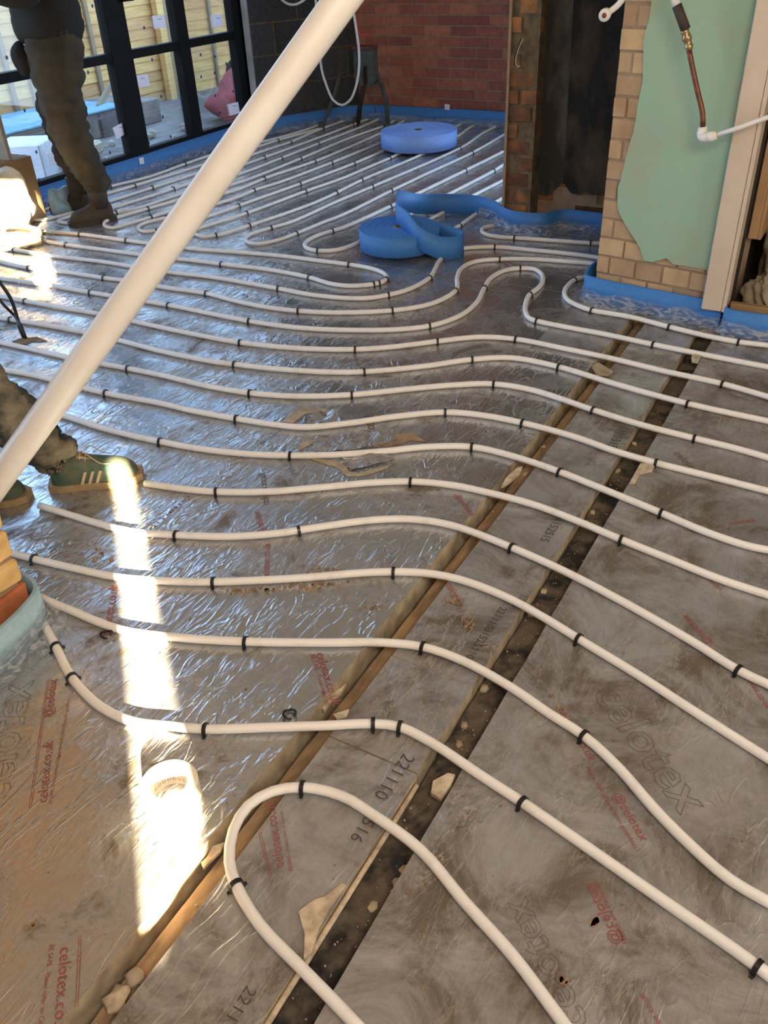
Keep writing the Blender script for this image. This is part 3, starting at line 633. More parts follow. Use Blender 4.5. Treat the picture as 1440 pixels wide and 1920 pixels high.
rows = [
 ([(1080,1950),(1050,1910),(960,1790),(870,1690),(790,1595),(700,1528),(640,1492),(567,1476),(510,1484),(465,1511),(437,1558),(430,1615),(443,1660),(488,1735),(560,1810),(640,1892),(680,1935)],
  [(567,1477),(443,1657)], 'white heating pipe bent into a hairpin loop in the near foreground', None),
 ([(50,1130),(85,1175),(105,1213),(135,1271),(190,1326),(250,1353),(320,1361),(385,1367),(500,1364),(600,1361),(700,1357),(750,1363),(810,1393),(900,1453),(980,1505),(1100,1588),(1250,1693),(1380,1783),(1460,1842)],
  [(105,1213),(135,1272),(387,1367),(702,1357),(747,1363),(980,1505),(1437,1838)], 'white heating pipe run crossing just above the foreground hairpin loop, past the tape roll', None),
 ([(40,1098),(60,1112),(130,1143),(225,1180),(330,1195),(460,1203),(600,1205),(720,1205),(793,1213),(870,1240),(960,1290),(1030,1338),(1095,1380),(1160,1440),(1230,1520),(1300,1590),(1370,1650),(1460,1702)],
  [(460,1203),(792,1213),(1095,1380)], 'white heating pipe run, second up from the foreground hairpin loop', None),
 ([(10,1034),(64,1048),(150,1068),(220,1082),(300,1089),(400,1091),(560,1084),(700,1073),(790,1074),(860,1086),(950,1120),(1020,1158),(1085,1198),(1200,1268),(1300,1333),(1460,1435)],
  [(64,1048),(397,1090),(738,1072),(1085,1198)], 'white heating pipe run, third up from the foreground hairpin loop', None),
 ([(74,948),(130,965),(200,986),(250,997),(330,1003),(430,1006),(520,1000),(600,988),(700,975),(780,974),(850,986),(960,1027),(1060,1072),(1180,1135),(1300,1204),(1385,1257),(1460,1292)],
  [(332,1003),(570,993),(957,1027),(1387,1257)], 'white heating pipe run, fourth up from the foreground hairpin loop', None),
 ([(272,906),(330,915),(405,922),(500,922),(600,914),(700,905),(770,903),(850,910),(920,925),(1000,946),(1080,976),(1165,1012),(1250,1046),(1350,1086),(1460,1122)],
  [(405,922),(767,903),(1165,1012)], 'white heating pipe run that meets the toe of the green trainer', None),
 ([(10,757),(75,768),(125,781),(200,805),(300,828),(400,845),(500,853),(620,853),(720,846),(800,838),(885,838),(960,855),(1050,885),(1150,925),(1240,962),(1320,996),(1400,1023),(1460,1035)],
  [(75,768),(299,828),(549,854),(887,840),(1048,885),(1240,962)], 'white heating pipe run crossing the torn foil, just above the trainer', None),
 ([(-10,690),(15,695),(60,703),(120,718),(198,737),(300,756),(360,770),(443,785),(500,794),(570,801),(650,794),(750,780),(835,773),(900,778),(980,793),(1080,820),(1150,845),(1230,868),(1330,893),(1460,926)],
  [(198,738),(443,785),(834,775),(978,794),(1230,868)], 'white heating pipe run along the upper edge of the torn foil', None),
 ([(-10,640),(0,642),(60,655),(155,676),(230,689),(300,703),(400,726),(480,738),(560,743),(660,740),(760,730),(850,722),(926,720),(1000,732),(1113,769),(1200,796),(1302,822),(1380,841),(1460,864)],
  [(230,690),(462,738),(655,739),(926,720),(1113,769),(1302,822)], 'white heating pipe run, next beyond the one edging the torn foil', None),
 ([(-10,594),(13,598),(100,612),(190,630),(235,641),(300,658),(400,678),(440,683),(500,690),(600,697),(683,697),(800,686),(885,674),(960,671),(1048,688),(1150,719),(1290,757),(1460,794)],
  [(13,598),(440,683),(683,697),(885,675),(1048,688),(1290,757)], 'white heating pipe run passing under the middle of the leaning pole', None),
 ([(-10,553),(40,563),(100,574),(215,594),(262,605),(360,626),(450,642),(560,653),(666,655),(740,650),(820,640),(900,632),(967,636),(1060,654),(1150,673),(1250,697),(1355,720),(1460,750)],
  [(40,563),(450,642),(666,655),(820,640),(967,636),(1355,720)], 'white heating pipe run just behind the black cables rising from the floor', None),
 ([(-10,520),(0,522),(80,533),(161,547),(242,560),(316,572),(380,585),(467,602),(520,610),(580,616),(660,619),(740,618),(805,611),(860,593),(893,568),(908,540),(922,520),(950,506),(975,503),(1000,504),(1015,513),(1018,526),(1009,540),(993,552),(986,567),(985,583),(993,597),(1007,602),(1060,613),(1130,626),(1225,646),(1340,669),(1460,692)],
  [(161,548),(316,572),(467,603),(805,611),(909,538),(975,503),(994,551),(1006,601),(1225,646)], 'white heating pipe forming an S bend in front of the blue foam coil', None),
 ([(-10,488),(47,501),(130,511),(187,520),(250,528),(310,539),(387,550),(440,564),(500,576),(559,583),(640,586),(735,582),(800,572),(843,554),(857,540),(857,521),(868,501),(893,490),(937,486),(1000,486),(1060,490),(1130,498)],
  [(47,501),(187,520),(387,550),(559,583),(735,582),(857,540),(937,487)], 'white heating pipe bending round then running behind the green wall foot', [(-0.7,3.70,0),(-0.4,3.64,0)]),
 ([(-10,466),(21,468),(100,480),(200,492),(300,508),(400,520),(460,530),(522,541),(580,552),(650,559),(690,559),(728,553),(770,541),(805,521),(817,502),(823,490),(838,475),(865,466),(928,463),(1000,469),(1060,475),(1124,484)],
  [(21,468),(522,541),(728,553),(806,519),(928,464),(1124,484)], 'white heating pipe passing under the deep blue foam coil', [(-0.7,3.93,0),(-0.4,3.9,0)]),
 ([(80,434),(150,439),(230,450),(320,461),(370,467),(450,473),(530,480),(600,489),(655,496),(690,502),(715,510),(725,519),(718,528),(700,533),(655,536),(620,532),(580,520),(500,505),(415,495),(350,487),(300,482),(200,469),(118,458),(84,452)],
  [(150,438),(230,450),(655,496),(726,520),(716,528),(707,531),(580,519),(415,495),(118,458)], 'white heating pipe with a slim hairpin end left of the deep blue coil', None),
 ([(1105,519),(1083,522),(1067,533),(1058,548),(1065,563),(1088,575),(1110,582),(1180,594),(1255,613),(1330,631),(1385,641),(1460,650)],
  [(1083,522),(1110,582),(1255,612),(1383,640)], 'white heating pipe curling round the left end of the green wall foam', None),
 ([(925,423),(908,427),(903,433),(912,440),(935,444),(965,446),(1040,451),(1107,456),(1130,457)],
  [(965,446),(1107,457)], 'short white heating pipe running from the chimney corner behind the green wall', [(-0.7,4.3,0),(-0.4,4.3,0)]),
]
for px, clips, lab, tail in rows: heat_pipe(px, clips, lab, tail)
L1 = [(966,266),(945,283),(876,318),(800,355),(732,387),(680,411),(640,428),(629,431),(600,440),(580,449),(571,458),(577,466),(596,470),(629,469),(655,462),(685,447),(735,420)]
heat_pipe(L1, [(629,431),(733,386),(877,318),(946,283),(596,470)], 'white heating pipe hairpin tucked against the left side of the deep blue coil', None, [(-2.54,6.75,0)])
heat_pipe([(985,284),(966,294),(928,319),(848,361),(790,391),(755,408)], [(928,319)], 'white heating pipe run vanishing behind the top of the loose blue foam loop', None)
heat_pipe([(985,317),(966,327),(895,363),(826,401),(805,412),(775,428)], [(962,329)], 'white heating pipe run seen through the loose blue foam loop', None)
heat_pipe([(975,355),(963,361),(935,376),(890,403),(862,423),(840,436)], [(863,422),(963,361)], 'white heating pipe run beside the chimney corner, behind the right of the coil', None)
# the long serpentine between the far wall and the doorway
S = []
S += [(966,240),(888,285),(800,326),(737,356),(640,404),(608,416),(562,435),(517,451),(485,457),(466,455),(460,448)]
S += [(466,441),(480,435),(508,427),(546,416),(629,379),(698,350),(864,277),(905,250),(930,237)]
S += [(938,229),(920,226),(898,231),(878,241),(860,254),(786,292),(682,336),(590,380),(475,420),(405,441),(380,443),(366,439)]
S += [(368,430),(400,419),(469,397),(577,357),(640,335),(692,313),(734,295),(790,268),(845,242),(866,232)]
S += [(869,226),(850,223),(828,226),(805,237),(760,262),(716,284),(667,305),(567,343),(454,383),(412,398),(345,420),(320,428),(293,432),(270,434)]
S += [(259,427),(271,418),(312,408),(349,397),(433,374),(481,355),(529,340),(629,302),(713,268),(777,240),(796,230)]
S += [(800,224),(785,221),(765,224),(739,237),(700,256),(594,301),(500,333),(446,355),(372,377),(283,407),(234,421),(212,427)]
S += [(197,424),(198,415),(213,409),(277,391),(390,358),(454,340),(567,296),(655,259),(720,236),(738,227)]
S += [(742,222),(730,219),(712,223),(685,235),(600,268),(531,295),(469,319),(384,347),(248,393),(223,397),(170,412),(125,418)]
S += [(109,414),(130,406),(213,388),(330,352),(409,325),(499,294),(587,262),(664,233),(690,223)]
S += [(694,219),(680,217),(660,222),(594,245),(548,265),(500,281),(417,309),(291,350),(203,378),(130,400),(85,411),(60,412)]
S += [(52,404),(110,386),(196,364),(259,346),(402,302),(431,292),(525,262),(621,235),(640,227)]
S += [(638,221),(620,226),(571,244),(508,262),(440,277),(351,306),(281,331),(213,348),(150,365),(60,390)]
SC = [(737,356),(888,285),(562,435),(508,427),(699,349),(864,277),(682,336),(626,360),(473,420),(405,441),(469,397),(577,357),(734,295),(667,305),(567,343),(454,383),(293,432),(312,408),(481,355),(628,303),(593,301),(500,333),(372,377),(283,407),(277,391),(567,296),(720,236),(601,268),(531,295),(384,347),(223,397),(330,352),(499,294),(664,233),(548,265),(291,350),(259,346),(402,302),(525,262),(351,306),(213,348),(938,229),(865,224),(792,221)]
heat_pipe(S, SC, 'long white heating pipe serpentine filling the floor before the far brick wall', None, None, 0.0092)

# ================================================================ POLE
pb = Vector((-1.968, 0.885, 0)); pt = Vector((-1.0526, 1.6945, 1.2777)); pd = (pt - pb).normalized()
ptop = pb + pd * ((CE - 0.002) / pd.z); PRr = 0.0345
pole = thing('leaning_pole', 'thick cream white plastic pole leaning diagonally across the whole view', 'pole', pb)
# ends cut level with floor and ceiling
v, f = [], []
sd = pd.cross(Vector((0, 0, 1))).normalized(); ud = sd.cross(pd)
for k in range(13):
    t = k / 12; c = pb.lerp(ptop, t) + Vector((0, 0, 0)) + sd * (0.006 * math.sin(t * math.pi))
    for j in range(32):
        a = 2 * math.pi * j / 32; q = sd * math.cos(a) * PRr + ud * math.sin(a) * PRr
        if k in (0, 12): q = q - pd * (q.z / pd.z)
        v.append(c + q)
for k in range(12):
    for j in range(32): f.append((k*32+j, k*32+(j+1) % 32, k*32+32+(j+1) % 32, k*32+32+j))
f.append(tuple(range(31, -1, -1))); f.append(tuple(12*32 + j for j in range(32)))
mk('pole_tube', v, f, 'pole', pole, True)
def text_mesh(body, outline=False, off=0.0):
    cu = bpy.data.curves.new('txt', 'FONT'); cu.body = body; cu.size = 1.0; cu.resolution_u = 2
    if outline: cu.fill_mode = 'NONE'; cu.bevel_depth = 0.005; cu.bevel_resolution = 0; cu.offset = 0.01
    elif off: cu.offset = off
    ob = bpy.data.objects.new('txt', cu); COL.objects.link(ob)
    dg = bpy.context.evaluated_depsgraph_get(); dg.update()
    me = bpy.data.meshes.new_from_object(ob.evaluated_get(dg)); me.materials.clear()
    bpy.data.objects.remove(ob); bpy.data.curves.remove(cu); return me
def text_on(body, p0, p1, normal, mat, parent, lift=0.0008, height=None, outline=False, off=0.0, name='printed_text'):
    """text whose baseline runs p0 -> p1 on a surface with that normal"""
    me = text_mesh(body, outline, off); xs = [q.co.x for q in me.vertices]
    if not xs: return None
    x0, x1 = min(xs), max(xs); L = (p1 - p0).length; s = L / (x1 - x0); sy = s if height is None else height
    d = (p1 - p0).normalized(); n = Vector(normal).normalized(); u = n.cross(d)
    zs = [q.co.z for q in me.vertices]; zr = (max(zs) - min(zs)) or 1
    for q in me.vertices: q.co = p0 + d * ((q.co.x - x0) * s) + u * (q.co.y * sy) + n * (lift + (q.co.z / zr * 0.0004 if outline else 0))
    me.materials.append(M[mat]); me.update()
    return link_mesh(name, me, parent, (p0 + p1) / 2)
# dark scuff mark and faded print on the pole
def pole_pt(u, v):
    r = ray(u, v).normalized(); # nearest approach on the cylinder surface
    w0 = O - pb; A_ = r - pd * r.dot(pd); B_ = w0 - pd * w0.dot(pd); a = A_.dot(A_); b = 2 * A_.dot(B_); c = B_.dot(B_) - (PRr + 0.0004) ** 2
    D = b*b - 4*a*c; t = (-b - math.sqrt(max(D, 0))) / (2*a); return O + r * t
def pole_mark(px, mat, name='scuff_mark'):
    pts = [pole_pt(u, v) for u, v in px]; c = sum(pts, Vector()) / len(pts)
    ax = pb + pd * (c - pb).dot(pd); n = (c - ax).normalized() * 0.0006
    vs = [p + n for p in pts]; mk(name, vs, [tuple(range(len(vs)))], mat, pole)
pole_mark([(251,553),(262,545),(272,549),(270,553),(259,557),(254,557)], 'black_ink'); pole_mark([(263,549),(270,556),(266,559),(258,556)], 'grey_ink')
for q in ([(243,565),(247,562),(249,566),(245,569)], [(250,566),(254,564),(255,567),(251,569)], [(234,580),(240,577),(243,583),(236,588)], [(229,586),(233,583),(235,587),(231,591)]): pole_mark(q, 'red_faint')

# ================================================================ PRINT ON THE BOARDS
UP = (0, 0, 1)
bl = boardsL[-3]   # board column beside the brown joist
bl = [b for b in boardsL if abs(WL[b.name].x + 1.64) < 0.1 and -0.6 < WL[b.name].y < 1.2][0]
bl2 = [b for b in boardsL if abs(WL[b.name].x + 1.64) < 0.1 and WL[b.name].y > 1.9][0]
def bm_for(x, y, lst):
    return min(lst, key=lambda b: abs(WL[b.name].x - x) + abs(WL[b.name].y - y))
def t_px(body, a, b, mat, board, **k): return text_on(body, P(*a), P(*b), UP, mat, board, **k)
t_px('celotex.co.uk', (88,1503), (100,1388), 'red_ink', bl); t_px('BE SAFE - Please refer to Celotex Health & Safety information guidelines', (97,1505), (131,1310), 'red_ink', bl, off=0.004)
t_px('@celotex', (98,1342), (107,1272), 'red_ink', bl)
t_px('celotex.co.uk', (113,1778), (98,1958), 'red_ink', bl); t_px('BE SAFE - Please refer to Celotex', (93,1772), (68,1950), 'red_ink', bl)
t_px('SAINT-GOBAIN', (52,1418), (80,1262), 'red_faint', bl, outline=True); t_px('celotex', (12,1500), (62,1275), 'red_faint', bl, outline=True)
t_px('celotex.co.uk', (592,1226), (624,1325), 'red_ink', bl); t_px('BE SAFE - Please refer to', (582,1228), (610,1320), 'red_ink', bl)
t_px('celotex.co.uk', (505,1085), (507,1018), 'red_ink', bl); t_px('@celotex', (497,998), (486,958), 'red_ink', bl)
t_px('celotex.co.uk', (207,1190), (222,1095), 'red_ink', bl)
t_px('@celotex', (850,928), (882,968), 'red_ink', bl2)
t_px('celotex.co.uk', (505,945), (497,885), 'red_faint', bl)
t_px('celotex.co.uk', (708,850), (700,775), 'red_faint', bl2); t_px('SAINT-GOBAIN', (560,890), (520,850), 'red_faint', bl2, outline=True)
t_px('01 4 5 1 1 0 7 1 0 0 0', (548,1172), (362,1120) if False else (640,1092), 'black_ink', bl) if False else None
t_px('2211103152', (280,998), (358,930), 'black_ink', bl, height=0.016, off=-0.012); t_px('0114501103', (472,846), (528,808), 'black_ink', bl2, height=0.016, off=-0.012)
def double_rule(a, b, gap, board, mat='red_ink'):
    p0, p1 = P(*a), P(*b); d = (p1 - p0).normalized(); s = Vector((-d.y, d.x, 0))
    for g in (0, gap):
        q0, q1 = p0 + s * g, p1 + s * g; w_ = s * 0.0005; z = Vector((0, 0, 0.0008)); mk('printed_rule', [q0 - w_ + z, q1 - w_ + z, q1 + w_ + z, q0 + w_ + z], [(0, 1, 2, 3)], mat, board)
double_rule((58,1515), (92,1275), 0.004, bl); double_rule((148,1755), (141,1890), 0.004, bl)
mb = lambda y: min(board_mid, key=lambda b: abs(WL[b.name].y - y))
b1 = [b for b in board_mid if abs(WL[b.name].y - 0.4925) < 0.1][0]
t_px('celotex.co.uk', (533,1626), (513,1500), 'red_ink', b1); t_px('BE SAFE - Please refer to Celotex', (549,1632), (530,1520), 'red_ink', b1)
double_rule((510,1645), (489,1560), 0.004, b1)
t_px('221110', (757,1412), (700,1492), 'black_ink', b1, off=-0.01); t_px('2516', (693,1518), (655,1572), 'black_ink', b1, off=-0.01)
t_px('2211', (463,1847), (425,1905), 'black_ink', b1, off=-0.01)
b2 = [b for b in board_mid if abs(WL[b.name].y - 1.78) < 0.2][0]; 
t_px('22111031525110', (938,1137), (872,1232), 'black_ink', b2); t_px('51152515', (1045,965), (1012,1013), 'black_ink', b2); t_px('1110315', (1160,800), (1138,838), 'black_ink', board_mid[4]); t_px('celotex', (835,1095), (858,1135), 'red_ink', b2)
R = lambda x, y: min(board_right[:], key=lambda b: abs(WL[b.name].y - y))
r0 = board_right[1]; r1 = board_right[2]
t_px('@celotex', (1148,1490), (1202,1578), 'red_ink', r0); t_px('Please refer to installation guidelines', (1098,1440), (1190,1592), 'red_ink', r0)
t_px('celotex.co.uk', (1046,1330), (1106,1428), 'red_ink', r0)
t_px('@celotex', (1168,1768), (1112,1656), 'red_ink', r0); t_px('Health and insulation', (1178,1768), (1120,1652), 'red_ink', r0)
t_px('celotex.co.uk', (1262,1955), (1205,1860), 'red_ink', r0)
t_px('SAINT-GOBAIN', (1165,1905), (1052,1660), 'red_faint', r0, outline=True); t_px('celotex', (1105,1920), (985,1680), 'red_faint', r0, outline=True)
t_px('GOBAIN', (1172,1475), (1245,1590), 'red_faint', r0, outline=True); t_px('celotex', (1110,1300), (1278,1530), 'red_faint', r0, outline=True)
t_px('@celotex', (1336,1206), (1288,1152), 'red_ink', r0); t_px('SAINT-GOBAIN', (1296,1205), (1352,1268), 'red_faint', r0, outline=True); t_px('celotex.co.uk', (1392,1262), (1438,1330), 'red_ink', r0)
t_px('celotex', (1355,1105), (1325,1080), 'red_ink', r1); t_px('celotex', (1368,985), (1418,978), 'red_ink', r1); t_px('celotex', (1262,850), (1300,885), 'red_faint', r1)

# torn foil patch on the left board
def patch(name, px, mat, board, z=0.0012, lab=None):
    pts = [P(u, v) + Vector((0, 0, z)) for u, v in px]
    o = poly_prism(name, pts, (0, 0, -0.001), mat, board)
    if lab: o['label'] = lab
    return o
patch('exposed_foam', [(528,791),(564,762),(590,764),(615,768),(625,773),(597,773),(573,776),(560,786),(549,794)], 'pir', bl2, lab='bare brown foam where the foil is torn')
patch('exposed_foam', [(573,858),(605,862),(636,866),(648,874),(655,884),(672,888),(690,883),(720,876),(745,865),(722,880),(690,891),(668,894),(650,893),(640,883),(628,875),(600,868)], 'pir', bl2)
patch('exposed_foam', [(699,838),(722,824),(743,815),(773,812),(800,829),(770,826),(750,833),(725,838)], 'timber_dusty', bl2)
patch('exposed_foam', [(579,818),(586,826),(620,828),(600,834),(585,832),(560,846),(558,838)], 'pir', bl2)
def flap(px, lift, board, seed):
    """crumpled piece of loosened foil: px are four corners, lift curls the far edge"""
    c = [P(u, v, 0.0) for u, v in px]; nx, ny = 14, 9; vs = []; fs = []
    for j in range(ny + 1):
        for i in range(nx + 1):
            a, b_ = i / nx, j / ny; e = 0.10 * mnoise.noise(Vector((a * 4, b_ * 4, seed)))
            p = c[0].lerp(c[1], a + (e if 0 < i < nx or j else 0)).lerp(c[3].lerp(c[2], a - e), min(1, max(0, b_ + e)))
            q = p * 24
            p.z = 0.0025 + lift * b_ ** 1.5 * (0.6 + 0.5 * math.sin(a * 7 + seed)) + lift * 0.5 * abs(mnoise.noise(Vector((q.x, q.y, seed)))) + 0.002 * mnoise.noise(q * 2.5); vs.append(p)
    for j in range(ny):
        for i in range(nx): a = j * (nx + 1) + i; fs.append((a, a + 1, a + nx + 2, a + nx + 1))
    o = mk('foil_flap', vs, fs, 'foil', board, False); md = o.modifiers.new('t', 'SOLIDIFY'); md.thickness = 0.0005
flap([(572,797),(640,797),(632,772),(590,777)], 0.010, bl2, 1.0)
flap([(585,850),(690,842),(690,812),(590,824)], 0.012, bl2, 2.0)
flap([(690,840),(745,826),(735,806),(688,815)], 0.006, bl2, 5.0)
flap([(655,884),(742,862),(720,852),(640,862)], 0.010, bl2, 3.0)

# dried mud flakes stuck on the foil
def flakes(name, spots, board, mat='timber_dusty'):
    vs = []; fs = []
    for (u, v, ru, rv, n) in spots:
        for _ in range(n):
            c = P(u + random.gauss(0, ru), v + random.gauss(0, rv), 0.0008); r_ = random.uniform(0.002, 0.008); b0 = len(vs); k = random.randint(5, 8); ph = random.random() * 6
            top = [c + Vector((r_ * random.uniform(0.5, 1.2) * math.cos(ph + 6.283 * i / k) * 0.7, r_ * random.uniform(0.5, 1.2) * math.sin(ph + 6.283 * i / k) * 1.2, 0.0012)) for i in range(k)]
            vs += top + [Vector((q.x, q.y, -0.001)) for q in top]
            fs.append(tuple(b0 + i for i in range(k))); fs += [(b0 + i, b0 + k + i, b0 + k + (i + 1) % k, b0 + (i + 1) % k) for i in range(k)]
    tag(mk(name, vs, fs, mat, board), 'brown dried mud flakes on the foil', None, None, 'stuff')
flakes('mud_flakes', [(470,1106,35,5,34), (600,1098,40,7,34), (690,1135,14,10,16), (610,1068,18,5,14), (65,1735,12,6,8), (180,1035,25,10,12)], bl)
flakes('mud_flakes', [(860,1135,10,14,18), (872,1165,8,10,12), (835,1120,8,6,6)], b2)
flakes('mud_flakes', [(765,1672,0,0,1), (1112,1728,5,5,8), (1052,1838,6,5,7), (1060,1320,30,16,10)], r0)

# ================================================================ DEBRIS
def shard(px, z0, h, mat, label, name='foam_shard', cat='debris', group=None):
    pts = [P(u, v, z0) for u, v in px]; o = poly_prism(name, pts, (0, 0, h), mat); tag(o, label, cat, group); return o
shard([(970,880),(980,878),(975,890),(955,908),(940,916),(948,900)], 0.0, 0.008, 'pir_pale', 'pale foam shard on the brown joist channel, under the fifth pipe')
shard([(938,900),(952,890),(958,893),(936,915),(925,918)], -0.036, 0.006, 'pir_pale', 'thin foam sliver beside the pale shard on the brown joist')
shard([(1190,890),(1200,872),(1232,868),(1222,885),(1200,890),(1190,908),(1180,908)], 0.001, 0.006, 'pir_pale', 'torn pale foam chip at the right edge of the black channel')
shard([(1296,672),(1303,668),(1314,672),(1308,682),(1297,680)], 0.001, 0.012, 'pir_pale', 'small cream foam chip near the top of the black channel')
shard([(812,1470),(840,1455),(853,1458),(845,1478),(826,1503),(808,1492)], -0.012, 0.010, 'pir_pale', 'curled cream foil scrap in the black channel near the foreground')
shard([(560,1712),(590,1690),(610,1684),(640,1660),(650,1662),(622,1700),(600,1740),(585,1790),(570,1800),(572,1755)], 0.001, 0.006, 'pir_pale', 'torn whitish foil strip at the edge of the narrow middle board')
shard([(378,1622),(388,1612),(400,1590),(422,1583),(414,1600),(395,1618),(382,1632)], -0.034, 0.007, 'pir_pale', 'pale timber splinter on the joist beside the tape roll', name='splinter')
shard([(602,1325),(618,1310),(650,1285),(640,1302),(620,1322),(608,1338)], -0.036, 0.008, 'pir_pale', 'frayed pale splinter on the joist above the near pipes', name='splinter')
shard([(625,1342),(655,1332),(650,1345),(632,1350)], 0.0, 0.005, 'pir_pale', 'small yellow foam scrap beside the frayed splinter')
shard([(1110,690),(1122,684),(1148,700),(1140,706),(1118,704)], 0.001, 0.010, 'pir', 'broken brown foam corner on the middle board')
p = P(245,1828,-0.035); tag(lump('rubble_lump', (min(max(p.x,-0.768),-0.75), p.y, -0.040), (0.017, 0.017, 0.022), 'rubble', seed=41, amp=0.5, sub=2), 'small angular lump on the joist at bottom left, the upper one', 'rubble')
p = P(228,1862,-0.035); tag(lump('rubble_lump', (min(max(p.x,-0.768),-0.75), p.y - 0.010, -0.041), (0.019, 0.024, 0.026), 'pir_pale', seed=44, amp=0.6, sub=2), 'crumbly yellow lump on the joist at bottom left, the lower one', 'rubble')
crumbs = bmesh.new()
for i, (u, v, zz) in enumerate([(1010,1105,-0.03),(995,1150,-0.03),(905,1290,-0.03),(930,1272,-0.03),(870,1360,-0.03),(1090,955,-0.03),(1150,880,-0.03),(1180,830,-0.03),(860,1395,-0.03),(700,1700,-0.03),(1020,830,-0.02),(1002,855,-0.02),(985,880,-0.02),(905,1000,-0.02),(800,1180,-0.02),(640,1390,-0.02),(1060,745,-0.02),(780,1640,-0.03),(755,1660,-0.03)]):
    p = P(u, v, zz); x = min(max(p.x, -0.782), -0.742) if p.x < -0.65 else min(max(p.x, -0.512), -0.462)
    g_ = bmesh.ops.create_icosphere(crumbs, subdivisions=1, radius=1)
    for q in g_['verts']: q.co = q.co * (1 + 0.5 * mnoise.noise(q.co + Vector((i * 3, 0, 0)))); q.co = Vector((q.co.x * 0.009 + x, q.co.y * 0.012 + p.y, q.co.z * 0.006 + (-0.037 if x < -0.6 else -0.031)))
for i in range(260):
    x = random.uniform(-0.782, -0.742) if i % 3 == 0 else random.uniform(-0.515, -0.460); yy = random.uniform(0.25, 3.3); sz = random.uniform(0.0008, 0.0028)
    g_ = bmesh.ops.create_icosphere(crumbs, subdivisions=1, radius=sz); bmesh.ops.translate(crumbs, verts=g_['verts'], vec=(x, yy, (-0.039 if x < -0.6 else -0.032)))
tag(from_bm('joist_crumbs', crumbs, 'pir', floor), 'pale crumbs scattered along the two joist channels', None, None, 'stuff')
for i, (u, v) in enumerate([(200,1190), (543,1340)]):
    c = P(u, v, 0.004); ring = []
    for k in range(17): a = math.radians(20 * k); ring.append(c + Vector((0.014 * math.cos(a), 0.013 * math.sin(a), 0.003 + 0.003 * math.sin(a * 2))))
    tag(tube('loose_clip', ring, 0.003, 'clip', seg=6), ['loose black clip on the foil beside the sunlit strip', 'loose black clip on the foil at the edge of the brown joist'][i], 'clip')

# tape roll
tp = Vector((-0.926, 0.690, 0.0)); R1, R0, TH = 0.0565, 0.0385, 0.050
tape = thing('tape_roll', 'cream packing tape roll lying flat in the sun patch', 'tape', tp)
def ring_mesh(name, ri, ro, z0, z1, mat, parent, seg=48, bev=0.0015):
    v, f = [], []
    prof = [(ri, z0), (ro - bev, z0), (ro, z0 + bev), (ro, z1 - bev), (ro - bev, z1), (ri, z1)]
    tilt = Matrix.Rotation(math.radians(4), 3, 'X')
    for k in range(seg):
        a = 2 * math.pi * k / seg
        for (r, z) in prof: v.append(tp + Vector((r * math.cos(a), r * math.sin(a), z)))
    m_ = len(prof)
    for k in range(seg):
        for j in range(m_): f.append((k*m_+j, ((k+1) % seg)*m_+j, ((k+1) % seg)*m_+(j+1) % m_, k*m_+(j+1) % m_))
    return mk(name, v, f, mat, parent, False)
o = ring_mesh('tape_winding', R0, R1, 0.0, TH, 'tape', tape)
ring_mesh('card_core', R0 - 0.0025, R0 - 0.0003, 0.0, TH, 'core', tape)
for k in range(8):
    a = math.radians(70 + k * 17); nrm = -Vector((math.cos(a), math.sin(a), 0)); tdir = Vector((math.sin(a), -math.cos(a), 0)) 
    c = tp - nrm * (R0 - 0.0030) + Vector((0, 0, 0.013)); text_on('D', c - tdir * 0.0035, c + tdir * 0.0035, nrm, 'black_ink', tape, lift=0.0004, name='core_print')
    c2 = c + Vector((0, 0, 0.012)); text_on('ard', c2 - tdir * 0.004, c2 + tdir * 0.004, nrm, 'grey_ink', tape, lift=0.0004, name='core_print')

# ================================================================ BRICK PIER at left edge
pier = thing('wall_pier', loc=(-1.7, 0.6, 0), kind='structure')
PX = -1.580; box('pier_core', (-1.79, 0.02, -0.1), (PX - 0.012, 0.930, 0.90), 'mortar_tan', pier)
z = -0.02; k = 0
while z < 0.85:
    y = 0.942 - (0 if k % 2 else 0.0); first = True
    while y > 0.05:
        L_ = (0.215 if (k % 2 or not first) else 0.102); y0 = max(y - L_, 0.03)
        mt_ = 'brick_orange' if (k % 4 == 1) else 'brick_yellow'
        bm = bmesh.new(); bm_box(bm, ((-1.795 + PX) / 2 if first else PX - 0.06, (y + y0) / 2, z + 0.033), ((PX + 1.795) if first else 0.12, y - y0, 0.067), 0, 0.006)
        for vv in bm.verts: vv.co += Vector((mnoise.noise(vv.co * 23), mnoise.noise(vv.co * 19 + Vector((5, 0, 0))), mnoise.noise(vv.co * 21 + Vector((0, 9, 0))))) * 0.009
        from_bm('brick', bm, mt_, pier)
        y = y0 - 0.010; first = False
    z += 0.078; k += 1
e5 = thing('edge_foam', 'pale blue edging foam curved round the brick pier at the left edge', 'foam strip', (-1.54, 0.8, 0))
M['blue_pale'] = simple('washed pale blue foam', (0.30, 0.44, 0.52), (0.24, 0.37, 0.46), 0.5, scale=60, bstr=0.3, bdist=0.002)
pp = dense([(-1.90, 0.965), (-1.72, 0.972), (-1.60, 0.970), (-1.555, 0.945), (-1.53, 0.88), (-1.518, 0.80), (-1.515, 0.7), (-1.52, 0.5), (-1.53, 0.2)], 0.015)
ribbon('foam_band', pp, 0, FH, 0.009, 'blue_pale', e5); skirt(pp, e5, 0.055, -1)
for t_ in e5.children:
    pass

